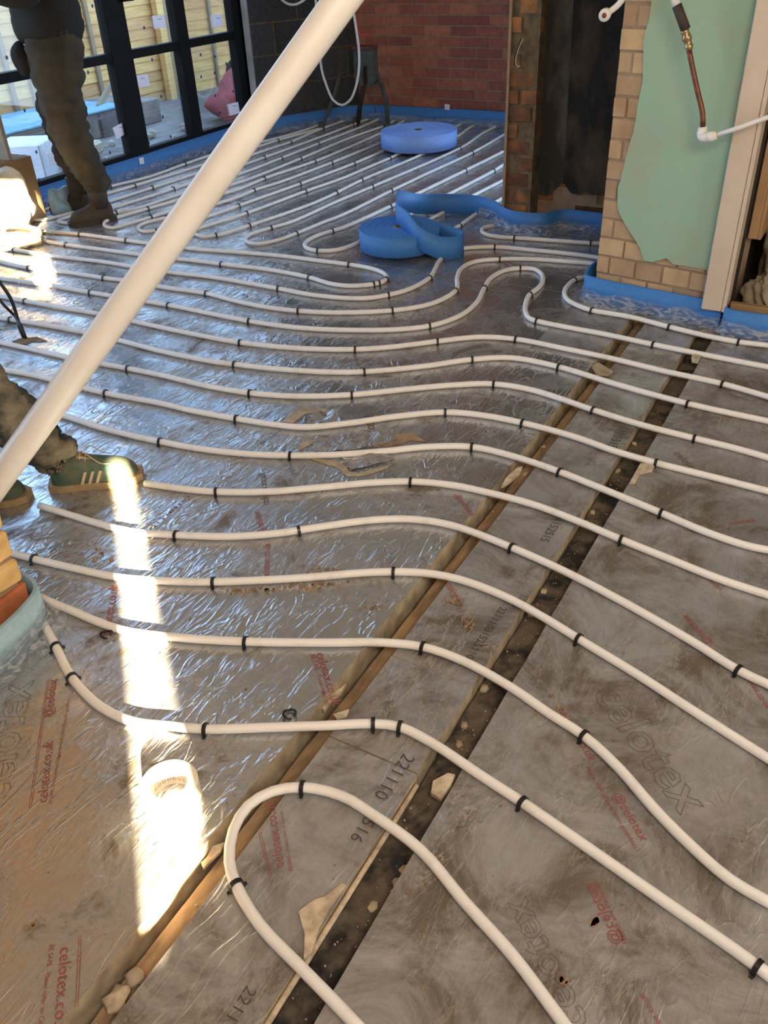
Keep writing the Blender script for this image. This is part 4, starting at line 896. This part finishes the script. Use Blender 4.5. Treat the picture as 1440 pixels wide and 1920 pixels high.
# ================================================================ RIGHT: copper and fittings on the green wall, cupboard things
fy = 3.40
cpx = thing('water_pipe', 'lagged copper water pipe with brass coupling hanging before the green wall', 'pipe', onY(1318, 250, fy))
tube('white_tail', [onY(1259, -60, fy), onY(1263, -10, fy), onY(1269, 12, fy)], 0.014, 'pipe', cpx)
tube('lagging', [onY(1269, 10, fy), onY(1277, 32, fy), onY(1286, 56, fy)], 0.0165, 'lagging', cpx)
bpts = [(1283,55),(1284.5,60),(1285,62),(1287,68),(1287.5,70),(1289,75),(1289.5,77),(1291,84),(1291.5,86),(1293,95)]
brr = [0.0115,0.0165,0.0125,0.016,0.0165,0.0165,0.0125,0.0125,0.0155,0.010]
tube('brass_coupling', [onY(u, v, fy) for u, v in bpts], brr, 'brass', cpx, 12)
tube('copper_pipe', catmull([onY(1292, 94, fy), onY(1300, 135, fy), onY(1310, 180, fy), onY(1317, 210, fy), onY(1318, 240, fy)], 0.02), 0.0092, 'copper', cpx)
tube('elbow_collar', [onY(1317, 238, fy), onY(1317, 247, fy), onY(1316, 255, fy)], [0.0155, 0.017, 0.014], 'pipe', cpx, 14)
tube('elbow', catmull([onY(1315, 246, fy), onY(1316, 256, fy - .01), onY(1321, 258, fy - .02), onY(1328, 257, fy - .02)], 0.004), 0.0155, 'pipe', cpx, 14)
tube('elbow_nut', [onY(1326, 257, fy - .02), onY(1336, 256, fy - .02), onY(1344, 254, fy - .02)], [0.017, 0.0175, 0.013], 'pipe', cpx, 14)
tube('plastic_pipe', [onY(1342, 254, fy - .02), onY(1390, 238, fy - .02), onY(1440, 220, fy - .02), onY(1560, 178, fy - .02)], 0.0085, 'pipe', cpx)
wp = thing('capped_pipe', 'short white pipe end with round cap before the sooty chimney', 'pipe', onY(1135, 27, 3.40))
tube('pipe_end', catmull([onY(1137, 26, 3.42), onY(1150, 17, 3.42), onY(1165, 2, 3.42), onY(1178, -30, 3.42), onY(1186, -90, 3.45)], 0.02), 0.0105, 'pipe', wp)
tube('cap', [onY(1133, 29, 3.39), onY(1134, 28, 3.405), onY(1137, 25, 3.425)], [0.020, 0.021, 0.019], 'pipe', wp, 16)
tube('cap_recess', [onY(1133, 29, 3.386), onY(1133, 29, 3.392)], [0.008, 0.009], 'copper', wp, 10)
# brown board in cupboard
bd = thing('cupboard_board', 'brown timber board edge hanging in the dark cupboard', 'board', (-0.39, 3.6, 0.33))
box('panel', (-0.428, 3.60, 0.33), (-0.392, 3.64, CE), 'board_brown', bd, 0.002); box('panel_face', (-0.391, 3.60, 0.33), (-0.379, 4.3, CE), 'board_brown', bd)
def cloth(c, s, seed, label, rot=0):
    bm = bmesh.new(); bmesh.ops.create_icosphere(bm, subdivisions=5, radius=1)
    for v in bm.verts:
        p = v.co.copy(); k = 1 + 0.35 * mnoise.noise(p * 1.2 + Vector((seed, 0, 0))); q = p * 2.0 + Vector((seed, 3, 1))
        w_ = mnoise.noise(Vector((q.x * 2.6 + q.z * 2, q.y * 1.2, q.z * 0.6 + seed))); fold = (1 - abs(w_) * 2.4) * 0.20
        v.co = p * (k + fold)
        if v.co.z < -0.6: v.co.z = -0.6
    z0 = min(v.co.z for v in bm.verts)
    for v in bm.verts: v.co = Vector((v.co.x * s[0], v.co.y * s[1], (v.co.z - z0) * s[2] / 1.9)) + Vector(c)
    return tag(from_bm('dust_sheet', bm, 'cloth', smooth=True), label, 'cloth')
cloth((-0.25, 3.60, 0.076), (0.13, 0.085, 0.20), 2.0, 'crumpled olive dust sheet on the cupboard base, the lower heap')
cloth((-0.24, 3.85, 0.076), (0.14, 0.13, 0.50), 6.0, 'crumpled grey-olive dust sheet heaped behind the lower one')
# wires at the chimney edge
for i, (lab) in enumerate(['thin dark wire loop at the chimney edge', 'thin pale wire loop at the chimney edge']):
    pts = [onY(u + i * 3, v, 4.42 - i * .01) for u, v in ((978, 72), (972, 85), (967, 100), (964, 115), (966, 124), (973, 124))]
    tag(tube('wire_loop', catmull(pts, 0.02), 0.0028, ['cable', 'cream'][i]), lab, 'wire')

# ================================================================ BACK LEFT: tripod vice, hanging pipe
f1, f2, f3 = P(603, 243, 0), P(668, 226, 0), P(727, 240, 0)
f2 = Vector((-4.10, 6.72, 0)); hd = Vector((-3.93, 6.58, 0.36))
tri = thing('tripod_vice', 'grey-green cast tripod pipe vice standing in the far corner', 'tripod', (-4.05, 6.6, 0))
k1, k3 = onY(641, 130, 6.56), onY(672, 130, 6.6)
tube('leg', catmull([Vector((k1.x, 6.54, 0.42)), f1.lerp(Vector((k1.x, 6.54, 0.42)), 0.5) + Vector((0.01, 0, 0)), f1 + Vector((0, 0, 0.012))], 0.05), 0.016, 'tripod', tri, 10)
tube('leg', catmull([Vector((-3.80, 6.60, 0.42)), f3.lerp(Vector((-3.80, 6.6, 0.42)), 0.45) + Vector((0.03, 0, 0.0)), f3 + Vector((0, 0, 0.012))], 0.05), 0.018, 'tripod', tri, 10)
tube('leg', [Vector((-3.93, 6.62, 0.36)), Vector((-4.02, 6.68, 0.18)), f2 + Vector((0.02, 0, 0.012))], 0.02, 'boot', tri, 10)
for ft in (f1, f3, f2):
    tube('foot', [ft + Vector((0, 0, 0.0)), ft + Vector((0, 0, 0.03)), ft + Vector((0, 0, 0.06))], [0.030, 0.026, 0.019], 'tripod', tri, 10)
bm = bmesh.new(); bm_box(bm, (-3.895, 6.58, 0.60), (0.20, 0.09, 0.03), 0, 0.006); from_bm('top_plate', bm, 'red_brown', tri)
# cast yoke with arched opening
yk = [(-3.985,6.545,0.585),(-3.985,6.545,0.36),(-3.935,6.545,0.33),(-3.905,6.545,0.33),(-3.905,6.545,0.44),(-3.895,6.545,0.47),(-3.88,6.545,0.48),(-3.865,6.545,0.47),(-3.855,6.545,0.44),(-3.855,6.545,0.33),(-3.83,6.545,0.33),(-3.80,6.545,0.37),(-3.80,6.545,0.585)]
poly_prism('yoke', yk, (0, 0.07, 0), 'tripod', tri)
tube('tie_wire', catmull([Vector((-3.80, 6.53, 0.40)), Vector((-3.79, 6.52, 0.30)), Vector((-3.785, 6.52, 0.14))], 0.03), 0.004, 'tripod', tri, 6)
hp = thing('hanging_pipe', 'white pipe hanging in a long U loop before the tripod vice', 'pipe', onY(641, 196, 6.35))
U = [(588,-60),(592,0),(597,60),(600,100),(603,130),(612,160),(625,188),(641,197),(657,187),(668,160),(673,130),(673,95),(668,55),(662,15),(655,-60)]
up_ = [onY(u, v, 6.35) for u, v in U]; up_ = [up_[0] + Vector((0, 0, CE - up_[0].z))] + up_ + [up_[-1] + Vector((0, 0, CE - up_[-1].z))]
tube('pipe_run', catmull(up_, 0.03), 0.0095, 'pipe', hp)
hp2 = thing('hanging_pipe', 'white pipe curl hanging against the dark block wall, left of the long U loop', 'pipe', onY(549, 8, 6.35))
U2 = [(515,-60),(522,-10),(535,5),(549,9),(563,5),(578,-10),(585,-60)]
up2 = [onY(u, v, 6.33) for u, v in U2]; up2 = [up2[0] + Vector((0, 0, CE - up2[0].z))] + up2 + [up2[-1] + Vector((0, 0, CE - up2[-1].z))]
tube('pipe_run', catmull(up2, 0.03), 0.0095, 'pipe', hp2)
rt = thing('red_tape', 'strip of red tape hanging by the white U loop', 'tape', onY(685, 66, 6.4))
tube('strip', catmull([onY(664, 15, 6.38), onY(670, 45, 6.38), onY(675, 62, 6.38), onY(682, 67, 6.38), onY(692, 65, 6.38)], 0.01), [0.004]*100, 'red', rt, 6) if False else None
pth = catmull([onY(664, 20, 6.38), onY(669, 45, 6.38), onY(675, 63, 6.38), onY(683, 66, 6.38), onY(692, 65, 6.38)], 0.01)
rr = [0.004 + 0.008 * max(0, (i / len(pth) - 0.5)) for i in range(len(pth))]; tube('strip', pth, rr, 'red', rt, 8)

# ================================================================ LEFT MIDDLE: cables, sack, box, sheet
cb = P(45, 634, 0)
ca = thing('cable', 'pair of black cables rising from the floor at the left edge', 'cable', cb)
tube('cable_run', catmull([cb, cb + Vector((-0.01, 0, 0.05)), P(33, 598, 0.06) , P(20, 560, 0.15), P(0, 530, 0.22), P(-40, 480, 0.30), P(-120, 440, 0.25), P(-200, 470, 0.0)], 0.02), 0.0075, 'cable', ca, 8)
tube('cable_run', catmull([cb + Vector((0.012, 0.0, 0)), cb + Vector((0.006, 0.0, 0.05)), P(25, 590, 0.07), P(10, 575, 0.12), P(-8, 556, 0.15), P(-60, 540, 0.12), P(-160, 560, 0.0)], 0.02), 0.0065, 'cable', ca, 8)
tag(poly_prism('floor_tear', [P(u, v, 0.001) for u, v in ((22, 640), (40, 634), (70, 632), (90, 640), (60, 641), (48, 646), (30, 645))], (0, 0, 0.001), 'timber_dusty'), 'dark torn patch of foil round the black cables', 'tear')
bag = thing('canvas_sack', 'sunlit pale sack slumped beside the glazed door at the left edge', 'sack', (-4.33, 3.20, 0))
lump('sack_body', (-4.30, 3.16, 0.0), (0.17, 0.18, 0.36), 'sack', bag, seed=5, amp=0.45, sub=4, freq=2.2)
lump('sack_flap', (-4.14, 3.16, 0.0), (0.09, 0.10, 0.10), 'sack', bag, seed=8, amp=0.5, sub=3, freq=2.5)
bx = thing('cardboard_box', 'brown cardboard box behind the sunlit sack', 'box', (-4.42, 3.28, 0))
box('carton', (-4.62, 3.43, 0.0), (-4.45, 3.60, 0.36), 'card', bx, 0.003); box('carton_flap', (-4.62, 3.36, 0.345), (-4.45, 3.43, 0.36), 'card', bx)
box('tape_strip', (-4.52, 3.429, 0.1), (-4.49, 3.601, 0.361), 'ply', bx)
sh = box('sheet_offcut', (-4.64, 3.45, 0.361), (-4.46, 3.475, 0.78), 'ply', bev=0.002); tag(sh, 'buff board offcut standing on the box at the left edge', 'board')
tag(lump('foam_crumple', (-4.42, 3.72, 0.0), (0.05, 0.09, 0.16), 'blue_pale', seed=12, amp=0.6, sub=3), 'crumpled light blue foam end beside the sunlit sack', 'foam')

# ================================================================ PEOPLE
def skin_fig(name, joints, edges, root, mat, parent, sub=2):
    me = bpy.data.meshes.new(name); me.from_pydata([Vector(j[0]) for j in joints], edges, []); o = bpy.data.objects.new(name, me); COL.objects.link(o)
    md = o.modifiers.new('skin', 'SKIN'); md.use_smooth_shade = True; sb = o.modifiers.new('sub', 'SUBSURF'); sb.levels = sub; sb.render_levels = sub
    for i, j in enumerate(joints):
        r = j[1] if isinstance(j[1], tuple) else (j[1], j[1]); me.skin_vertices[0].data[i].radius = r; me.skin_vertices[0].data[i].use_root = (i == root)
    dg = bpy.context.evaluated_depsgraph_get(); dg.update(); m2 = bpy.data.meshes.new_from_object(o.evaluated_get(dg)); bpy.data.objects.remove(o)
    m2.materials.clear(); m2.materials.append(M[mat])
    for p in m2.polygons: p.use_smooth = True
    return link_mesh(name, m2, parent)
def wrinkle(o, amp, sc_, axis=2, seed=0):
    base = WL[o.name]
    for v in o.data.vertices:
        p = v.co + base; s = p.copy(); s[axis] *= 3.2
        v.co += v.normal * (amp * mnoise.noise(s * sc_ + Vector((seed, seed, 0))) + amp * 0.5 * mnoise.noise(s * sc_ * 2.3 + Vector((seed, 0, 3))))
    o.data.update()
def loft_shoe(name, heel, toe, L_upper, mat, parent, hts, wds, z0=0.0, seg=16):
    """upper: rings along heel->toe; each ring is a rounded arch with flat bottom"""
    d = (toe - heel); L = d.length; d.normalize(); s = Vector((-d.y, d.x, 0)); v, f = [], []; n = len(hts)
    for i in range(n):
        t = i / (n - 1); e = 0.0
        c = heel + d * (L * t); w_ = wds[i]; h = hts[i]
        for k in range(seg):
            a = 2 * math.pi * k / seg; ca, sa = math.cos(a), math.sin(a)
            x = w_ * math.copysign(abs(ca) ** 0.7, ca); zz = (h * (abs(sa) ** 0.85) if sa > 0 else 0.0 + 0.0 * sa)
            v.append(c + s * x + Vector((0, 0, z0 + zz)))
    for i in range(n - 1):
        for k in range(seg): f.append((i*seg+k, i*seg+(k+1) % seg, i*seg+seg+(k+1) % seg, i*seg+seg+k))
    f.append(tuple(range(seg))[::-1]); f.append(tuple((n-1)*seg + k for k in range(seg)))
    o = mk(name, v, f, mat, parent, True); md = o.modifiers.new('s', 'SUBSURF'); md.levels = 1; md.render_levels = 1; return o
def sole_mesh(name, heel, toe, wds, z0, z1, mat, parent):
    d = (toe - heel); L = d.length; d.normalize(); s = Vector((-d.y, d.x, 0)); n = len(wds); pts = []
    for i in range(n): pts.append(heel + d * (L * i / (n-1)) + s * wds[i])
    for i in range(n - 1, -1, -1): pts.append(heel + d * (L * i / (n-1)) - s * wds[i])
    pts = [Vector((p.x, p.y, z0)) for p in pts]; return poly_prism(name, pts, (0, 0, z1 - z0), mat, parent)
SW = [0.024, 0.035, 0.037, 0.036, 0.038, 0.044, 0.049, 0.048, 0.040, 0.020]
def shoe(parent, heel, toe, kind):
    heel = Vector((*heel, 0)); toe = Vector((*toe, 0)); nm = 'work_boot' if kind == 'boot' else 'trainer'
    hs = [0.055, 0.085, 0.095, 0.094, 0.086, 0.076, 0.066, 0.060, 0.052, 0.024] if kind == 'trainer' else [0.07, 0.12, 0.135, 0.13, 0.105, 0.085, 0.072, 0.068, 0.06, 0.025]
    k = 1.0 if kind == 'trainer' else 1.18; w_ = [x * k for x in SW]
    d_ = (toe - heel).normalized()
    r = loft_shoe(nm, heel, toe, 0, 'suede' if kind == 'trainer' else 'boot', parent, hs, w_, 0.018)
    if kind == 'boot':
        an = heel.lerp(toe, 0.27); tube('boot_shaft', [an + Vector((0, 0, 0.08)), an + Vector((0, 0, 0.14)), an + Vector((0, 0, 0.21))], [0.052, 0.054, 0.058], 'boot', r, 16)
    sole_mesh('sole', heel - d_ * 0.008, toe + d_ * 0.010, [x + 0.004 for x in w_], 0.0, 0.024, 'gum' if kind == 'trainer' else 'boot', r)
    return r
# --- standing worker by the glazed doors
man = thing('person', 'standing worker in black jacket, olive work trousers and brown boots by the glazed doors', 'person', (-4.10, 3.60, 0))
hA, tA = P(212, 400), P(137, 424); hA = Vector((-4.02, 3.74, 0)); tA = Vector((-4.16, 3.52, 0))
hB, tB = Vector((-4.26, 3.80, 0)), Vector((-4.53, 3.73, 0))
cr = Vector((-4.12, 3.66, 0)); fa = Vector((-4.055, 3.695, 0.10)); fb = Vector((-4.30, 3.80, 0.10)); fd = Vector((-0.75, -0.6, 0)).normalized(); sd_ = Vector((-fd.y, fd.x, 0))
# side vector: sd_ points to the person's left
hipA, hipB = cr + sd_ * 0.09 + Vector((0, 0, 0.92)), cr - sd_ * 0.09 + Vector((0, 0, 0.92))
kA = fa.lerp(hipA, 0.5) + fd * 0.05; kB = fb.lerp(hipB, 0.5) + fd * 0.06
ch = cr + Vector((0, 0, 1.35)); nk = cr + fd * 0.03 + Vector((0, 0, 1.52)); hdp = cr + fd * 0.07 + Vector((0, 0, 1.66))
def shoulder(s): return cr + sd_ * (0.19 * s) + Vector((0, 0, 1.43))
J = [(cr + Vector((0, 0, 0.98)), (0.14, 0.10)), (cr + Vector((0, 0, 1.16)), (0.13, 0.10)), (ch, (0.15, 0.11)), (nk, 0.055), (hdp + Vector((0, 0, -0.02)), 0.085), (hdp + Vector((0, 0, 0.07)), 0.088), (hdp + Vector((0, 0, 0.13)), 0.05),
     (hipA, 0.085), (kA, 0.058), (fa, 0.042), (hipB, 0.085), (kB, 0.058), (fb, 0.042),
     (shoulder(1), 0.058), (shoulder(1) + sd_ * 0.05 - Vector((0, 0, 0.27)), 0.043), (shoulder(1) + sd_ * 0.04 + fd * 0.24 - Vector((0, 0, 0.22)), 0.030),
     (shoulder(-1), 0.058), (shoulder(-1) - sd_ * 0.05 - Vector((0, 0, 0.27)), 0.043), (shoulder(-1) - sd_ * 0.04 + fd * 0.24 - Vector((0, 0, 0.22)), 0.030)]
E = [(0, 1), (1, 2), (2, 3), (3, 4), (4, 5), (5, 6), (0, 7), (7, 8), (8, 9), (0, 10), (10, 11), (11, 12), (2, 13), (13, 14), (14, 15), (2, 16), (16, 17), (17, 18)]
skin_fig('body', J, E, 0, 'skin', man)
def hand(parent, w0, dirv, upv, sgn):
    dirv = dirv.normalized(); upv = upv.normalized(); sv = dirv.cross(upv).normalized() * sgn
    J = [(w0, 0.024), (w0 + dirv * 0.045, (0.032, 0.018)), (w0 + dirv * 0.085, (0.034, 0.015))]; E = [(0, 1), (1, 2)]
    for i, (off, ln) in enumerate(((-0.030, 0.066), (-0.010, 0.078), (0.010, 0.074), (0.029, 0.058))):
        b = len(J); st_ = w0 + dirv * 0.088 + sv * off
        J += [(st_, 0.0095), (st_ + dirv * ln * 0.5 - upv * 0.008, 0.0085), (st_ + dirv * ln * 0.85 - upv * 0.03, 0.007)]; E += [(2, b), (b, b+1), (b+1, b+2)]
    b = len(J); J += [(w0 + dirv * 0.035 - sv * 0.035, 0.011), (w0 + dirv * 0.07 - sv * 0.055 - upv * 0.01, 0.009), (w0 + dirv * 0.095 - sv * 0.055 - upv * 0.02, 0.008)]; E += [(1, b), (b, b+1), (b+1, b+2)]
    skin_fig('hand', J, E, 0, 'skin', parent, 1)
hand(man, J[15][0], fd - Vector((0, 0, 0.3)), Vector((0, 0, 1)), 1); hand(man, J[18][0], fd - Vector((0, 0, 0.3)), Vector((0, 0, 1)), -1)
def face(parent, hc, f_, s_):
    nb = bmesh.new(); bmesh.ops.create_cone(nb, segments=8, radius1=0.014, radius2=0.004, depth=0.045)
    bmesh.ops.transform(nb, matrix=Matrix.Translation(hc + f_ * 0.093 + Vector((0, 0, 0.0))), verts=nb.verts); from_bm('nose', nb, 'skin', parent, True)
    for s in (1, -1):
        lump('eye', hc + f_ * 0.078 + s_ * 0.031 * s + Vector((0, 0, 0.018)), (0.011, 0.011, 0.013), 'white', parent, seed=1, amp=0, sub=2, flatz=False)
        lump('ear', hc + s_ * 0.085 * s - Vector((0, 0, 0.02)), (0.012, 0.016, 0.05), 'skin', parent, seed=2, amp=0.2, sub=2, flatz=False)
    lump('mouth', hc + f_ * 0.083 - Vector((0, 0, 0.052)), (0.02, 0.02, 0.01), 'red_brown', parent, seed=3, amp=0.1, sub=2, flatz=False)
    lump('hair', hc - f_ * 0.012 + Vector((0, 0, 0.035)), (0.094, 0.096, 0.10), 'hair', parent, seed=4, amp=0.12, sub=3)
face(man, hdp, fd, sd_)
# trousers in one piece
JT = [(cr + Vector((0, 0, 1.12)), (0.17, 0.14)), (cr + Vector((0, 0, 0.90)), (0.175, 0.15)), (hipA + Vector((0, 0, -0.10)), 0.145), (kA + Vector((0, 0, 0.12)), 0.125), (kA, 0.112), (kA.lerp(fa, 0.5), 0.100), (fa + Vector((0, 0, 0.14)), 0.086), (fa + Vector((0, 0, 0.05)), 0.090),
      (hipB + Vector((0, 0, -0.10)), 0.14), (kB + Vector((0, 0, 0.12)), 0.12), (kB, 0.108), (kB.lerp(fb, 0.5), 0.098), (fb + Vector((0, 0, 0.14)), 0.084), (fb + Vector((0, 0, 0.015)), 0.092)]
tro = skin_fig('trousers', JT, [(0, 1), (1, 2), (2, 3), (3, 4), (4, 5), (5, 6), (6, 7), (1, 8), (8, 9), (9, 10), (10, 11), (11, 12), (12, 13)], 0, 'trouser', man, 3); wrinkle(tro, 0.022, 5.0, 2, 2); wrinkle(tro, 0.010, 12.0, 2, 7)
JJ = [(cr + Vector((0, 0, 0.90)), (0.225, 0.19)), (cr + Vector((0, 0, 1.08)), (0.215, 0.175)), (cr + Vector((0, 0, 1.25)), (0.19, 0.15)), (cr + Vector((0, 0, 1.42)), (0.175, 0.13)), (nk - Vector((0, 0, 0.02)), 0.075),
      (shoulder(1), 0.082), (J[14][0], 0.068), (J[15][0], 0.048), (shoulder(-1), 0.082), (J[17][0], 0.068), (J[18][0], 0.048)]
jk = skin_fig('jacket', JJ, [(0, 1), (1, 2), (2, 3), (3, 4), (3, 5), (5, 6), (6, 7), (3, 8), (8, 9), (9, 10)], 0, 'jacket', man, 3); wrinkle(jk, 0.008, 7.0, 2, 6)
lump('tool_pouch', cr + sd_ * 0.05 + fd * 0.17 + Vector((0, 0, 0.80)), (0.05, 0.05, 0.12), 'jacket', man, seed=2, amp=0.2, sub=3, flatz=False)
shoe(man, hA[:2], tA[:2], 'boot'); shoe(man, hB[:2], tB[:2], 'boot'); tube('sock', [fb + Vector((0, 0, 0.06)), fb + Vector((0, 0, 0.26))], 0.060, 'trouser', man, 14)
# --- crouched-forward worker in trainers at the left edge
m2 = thing('person', 'worker in dusty jeans and green trainers at the left edge, mostly out of view', 'person', (-2.1, 1.3, 0))
h2, t2 = Vector((-2.025, 1.400, 0)), Vector((-1.825, 1.575, 0)); h3_, t3_ = Vector((-2.275, 1.195, 0)), Vector((-2.055, 1.325, 0))
fd2 = (t2 - h2).normalized(); sd2 = Vector((-fd2.y, fd2.x, 0)); c2 = Vector((-2.52, 1.04, 0))
a1 = Vector((-1.995, 1.425, 0.10)); a2 = Vector((-2.26, 1.18, 0.10))
hp1, hp2_ = c2 + sd2 * 0.09 + Vector((0, 0, 0.84)), c2 - sd2 * 0.09 + Vector((0, 0, 0.84))
kn1 = a1.lerp(hp1, 0.47) + fd2 * 0.045; kn2 = a2.lerp(hp2_, 0.48) + fd2 * 0.07
def sh2(s): return c2 + fd2 * 0.08 + sd2 * 0.19 * s + Vector((0, 0, 1.36))
hc2 = c2 + fd2 * 0.16 + Vector((0, 0, 1.58))
J2 = [(c2 + Vector((0, 0, 0.90)), (0.14, 0.10)), (c2 + fd2 * 0.03 + Vector((0, 0, 1.1)), (0.13, 0.10)), (c2 + fd2 * 0.07 + Vector((0, 0, 1.30)), (0.15, 0.11)), (c2 + fd2 * 0.11 + Vector((0, 0, 1.45)), 0.055), (hc2 - Vector((0, 0, 0.02)), 0.085), (hc2 + Vector((0, 0, 0.07)), 0.088), (hc2 + Vector((0, 0, 0.13)), 0.05),
      (hp1, 0.085), (kn1, 0.057), (a1, 0.040), (hp2_, 0.085), (kn2, 0.057), (a2, 0.040),
      (sh2(1), 0.058), (sh2(1) + sd2 * 0.06 - Vector((0, 0, 0.27)), 0.043), (sh2(1) + sd2 * 0.05 + fd2 * 0.2 - Vector((0, 0, 0.36)), 0.03),
      (sh2(-1), 0.058), (sh2(-1) - sd2 * 0.06 - Vector((0, 0, 0.27)), 0.043), (sh2(-1) - sd2 * 0.05 + fd2 * 0.1 - Vector((0, 0, 0.46)), 0.03)]
skin_fig('body', J2, E, 0, 'skin', m2); face(m2, hc2, fd2, sd2)
hand(m2, J2[15][0], fd2 + Vector((0, 0, 0.1)), Vector((0, 0, 1)), 1); hand(m2, J2[18][0], fd2 - Vector((0, 0, 0.6)), Vector((0, 0, 1)), -1)
JT2 = [(c2 + Vector((0, 0, 0.95)), (0.15, 0.12)), (c2 + Vector((0, 0, 0.84)), (0.155, 0.125)), (hp1 - Vector((-0.06, -0.05, 0.10)), 0.105), (kn1.lerp(hp1, .3), 0.098), (kn1, 0.105), (kn1.lerp(a1, 0.40), 0.098), (kn1.lerp(a1, 0.72), 0.084), (a1.lerp(kn1, 0.08), 0.074), (a1 + fd2 * 0.026 - Vector((0, 0, 0.018)), 0.066),
       (hp2_ - Vector((-0.03, -0.03, 0.10)), 0.105), (kn2.lerp(hp2_, .3), 0.095), (kn2, 0.085), (kn2.lerp(a2, 0.5), 0.078), (a2.lerp(kn2, 0.1), 0.062), (a2, 0.055)]
tr_ = skin_fig('jeans', JT2, [(0, 1), (1, 2), (2, 3), (3, 4), (4, 5), (5, 6), (6, 7), (7, 8), (1, 9), (9, 10), (10, 11), (11, 12), (12, 13), (13, 14)], 0, 'jeans', m2, 4)
wrinkle(tr_, 0.026, 6.0, 2, 4); wrinkle(tr_, 0.012, 14.0, 2, 9)
JJ2 = [(c2 + Vector((0, 0, 0.92)), (0.18, 0.14)), (c2 + fd2 * 0.03 + Vector((0, 0, 1.1)), (0.17, 0.135)), (c2 + fd2 * 0.07 + Vector((0, 0, 1.33)), (0.17, 0.13)), (c2 + fd2 * 0.10 + Vector((0, 0, 1.43)), 0.075), (sh2(1), 0.078), (J2[14][0], 0.062), (J2[15][0], 0.045), (sh2(-1), 0.078), (J2[17][0], 0.062), (J2[18][0], 0.045)]
skin_fig('jacket', JJ2, [(0, 1), (1, 2), (2, 3), (2, 4), (4, 5), (5, 6), (2, 7), (7, 8), (8, 9)], 0, 'trouser', m2, 2)
for (hh_, tt_) in ((h2, t2), (h3_, t3_)):
    r = shoe(m2, hh_[:2], tt_[:2], 'trainer'); d_ = (tt_ - hh_).normalized(); s_ = Vector((-d_.y, d_.x, 0)); L = (tt_ - hh_).length
    for side in (-1, 1):
        for k in range(3):      # three pale side stripes
            pts = []
            for (u_, wz) in ((0.34 + 0.085 * k, 0.022), (0.375 + 0.085 * k, 0.022), (0.445 + 0.085 * k, 0.062), (0.41 + 0.085 * k, 0.062)):
                wloc = 0.0365 + 0.010 * max(0, u_ - 0.40) / 0.3; wloc = wloc + 0.0015 if wz < 0.03 else wloc * 0.90
                pts.append(hh_ + d_ * (L * u_) + s_ * (side * wloc) + Vector((0, 0, wz)))
            poly_prism('side_stripe', pts, s_ * side * 0.003, 'cream', r)
    # pale lace panel and laces
    pan = [hh_ + d_ * (L * a_) + s_ * b_ + Vector((0, 0, c_)) for a_, b_, c_ in ((0.36, -0.016, 0.103), (0.36, 0.016, 0.103), (0.66, 0.013, 0.073), (0.66, -0.013, 0.073))]
    poly_prism('lace_panel', pan, (0, 0, 0.006), 'cream', r)
    lc = []
    for k in range(5):
        a_ = 0.40 + 0.055 * k; z_ = 0.111 - 0.0275 * k / 0.055 * 0.055 * 0.22
        lc = [hh_ + d_ * (L * (a_ - 0.01)) + s_ * -0.022 + Vector((0, 0, z_ - 0.010 - 0.003 * k)), hh_ + d_ * (L * a_) + Vector((0, 0, z_ + 0.002 - 0.004 * k)), hh_ + d_ * (L * (a_ + 0.01)) + s_ * 0.022 + Vector((0, 0, z_ - 0.010 - 0.003 * k))]
        tube('lace', catmull(lc, 0.006), 0.0022, 'cream', r, 6)
    for sg in (-1, 1):
        lc = [hh_ + d_ * (L * 0.42) + Vector((0, 0, 0.112)), hh_ + d_ * (L * 0.50) + s_ * sg * 0.03 + Vector((0, 0, 0.115)), hh_ + d_ * (L * 0.62) + s_ * sg * 0.036 + Vector((0, 0, 0.085)), hh_ + d_ * (L * 0.72) + s_ * sg * 0.03 + Vector((0, 0, 0.078))]
        tube('lace', catmull(lc, 0.006), 0.0018, 'cream', r, 6)
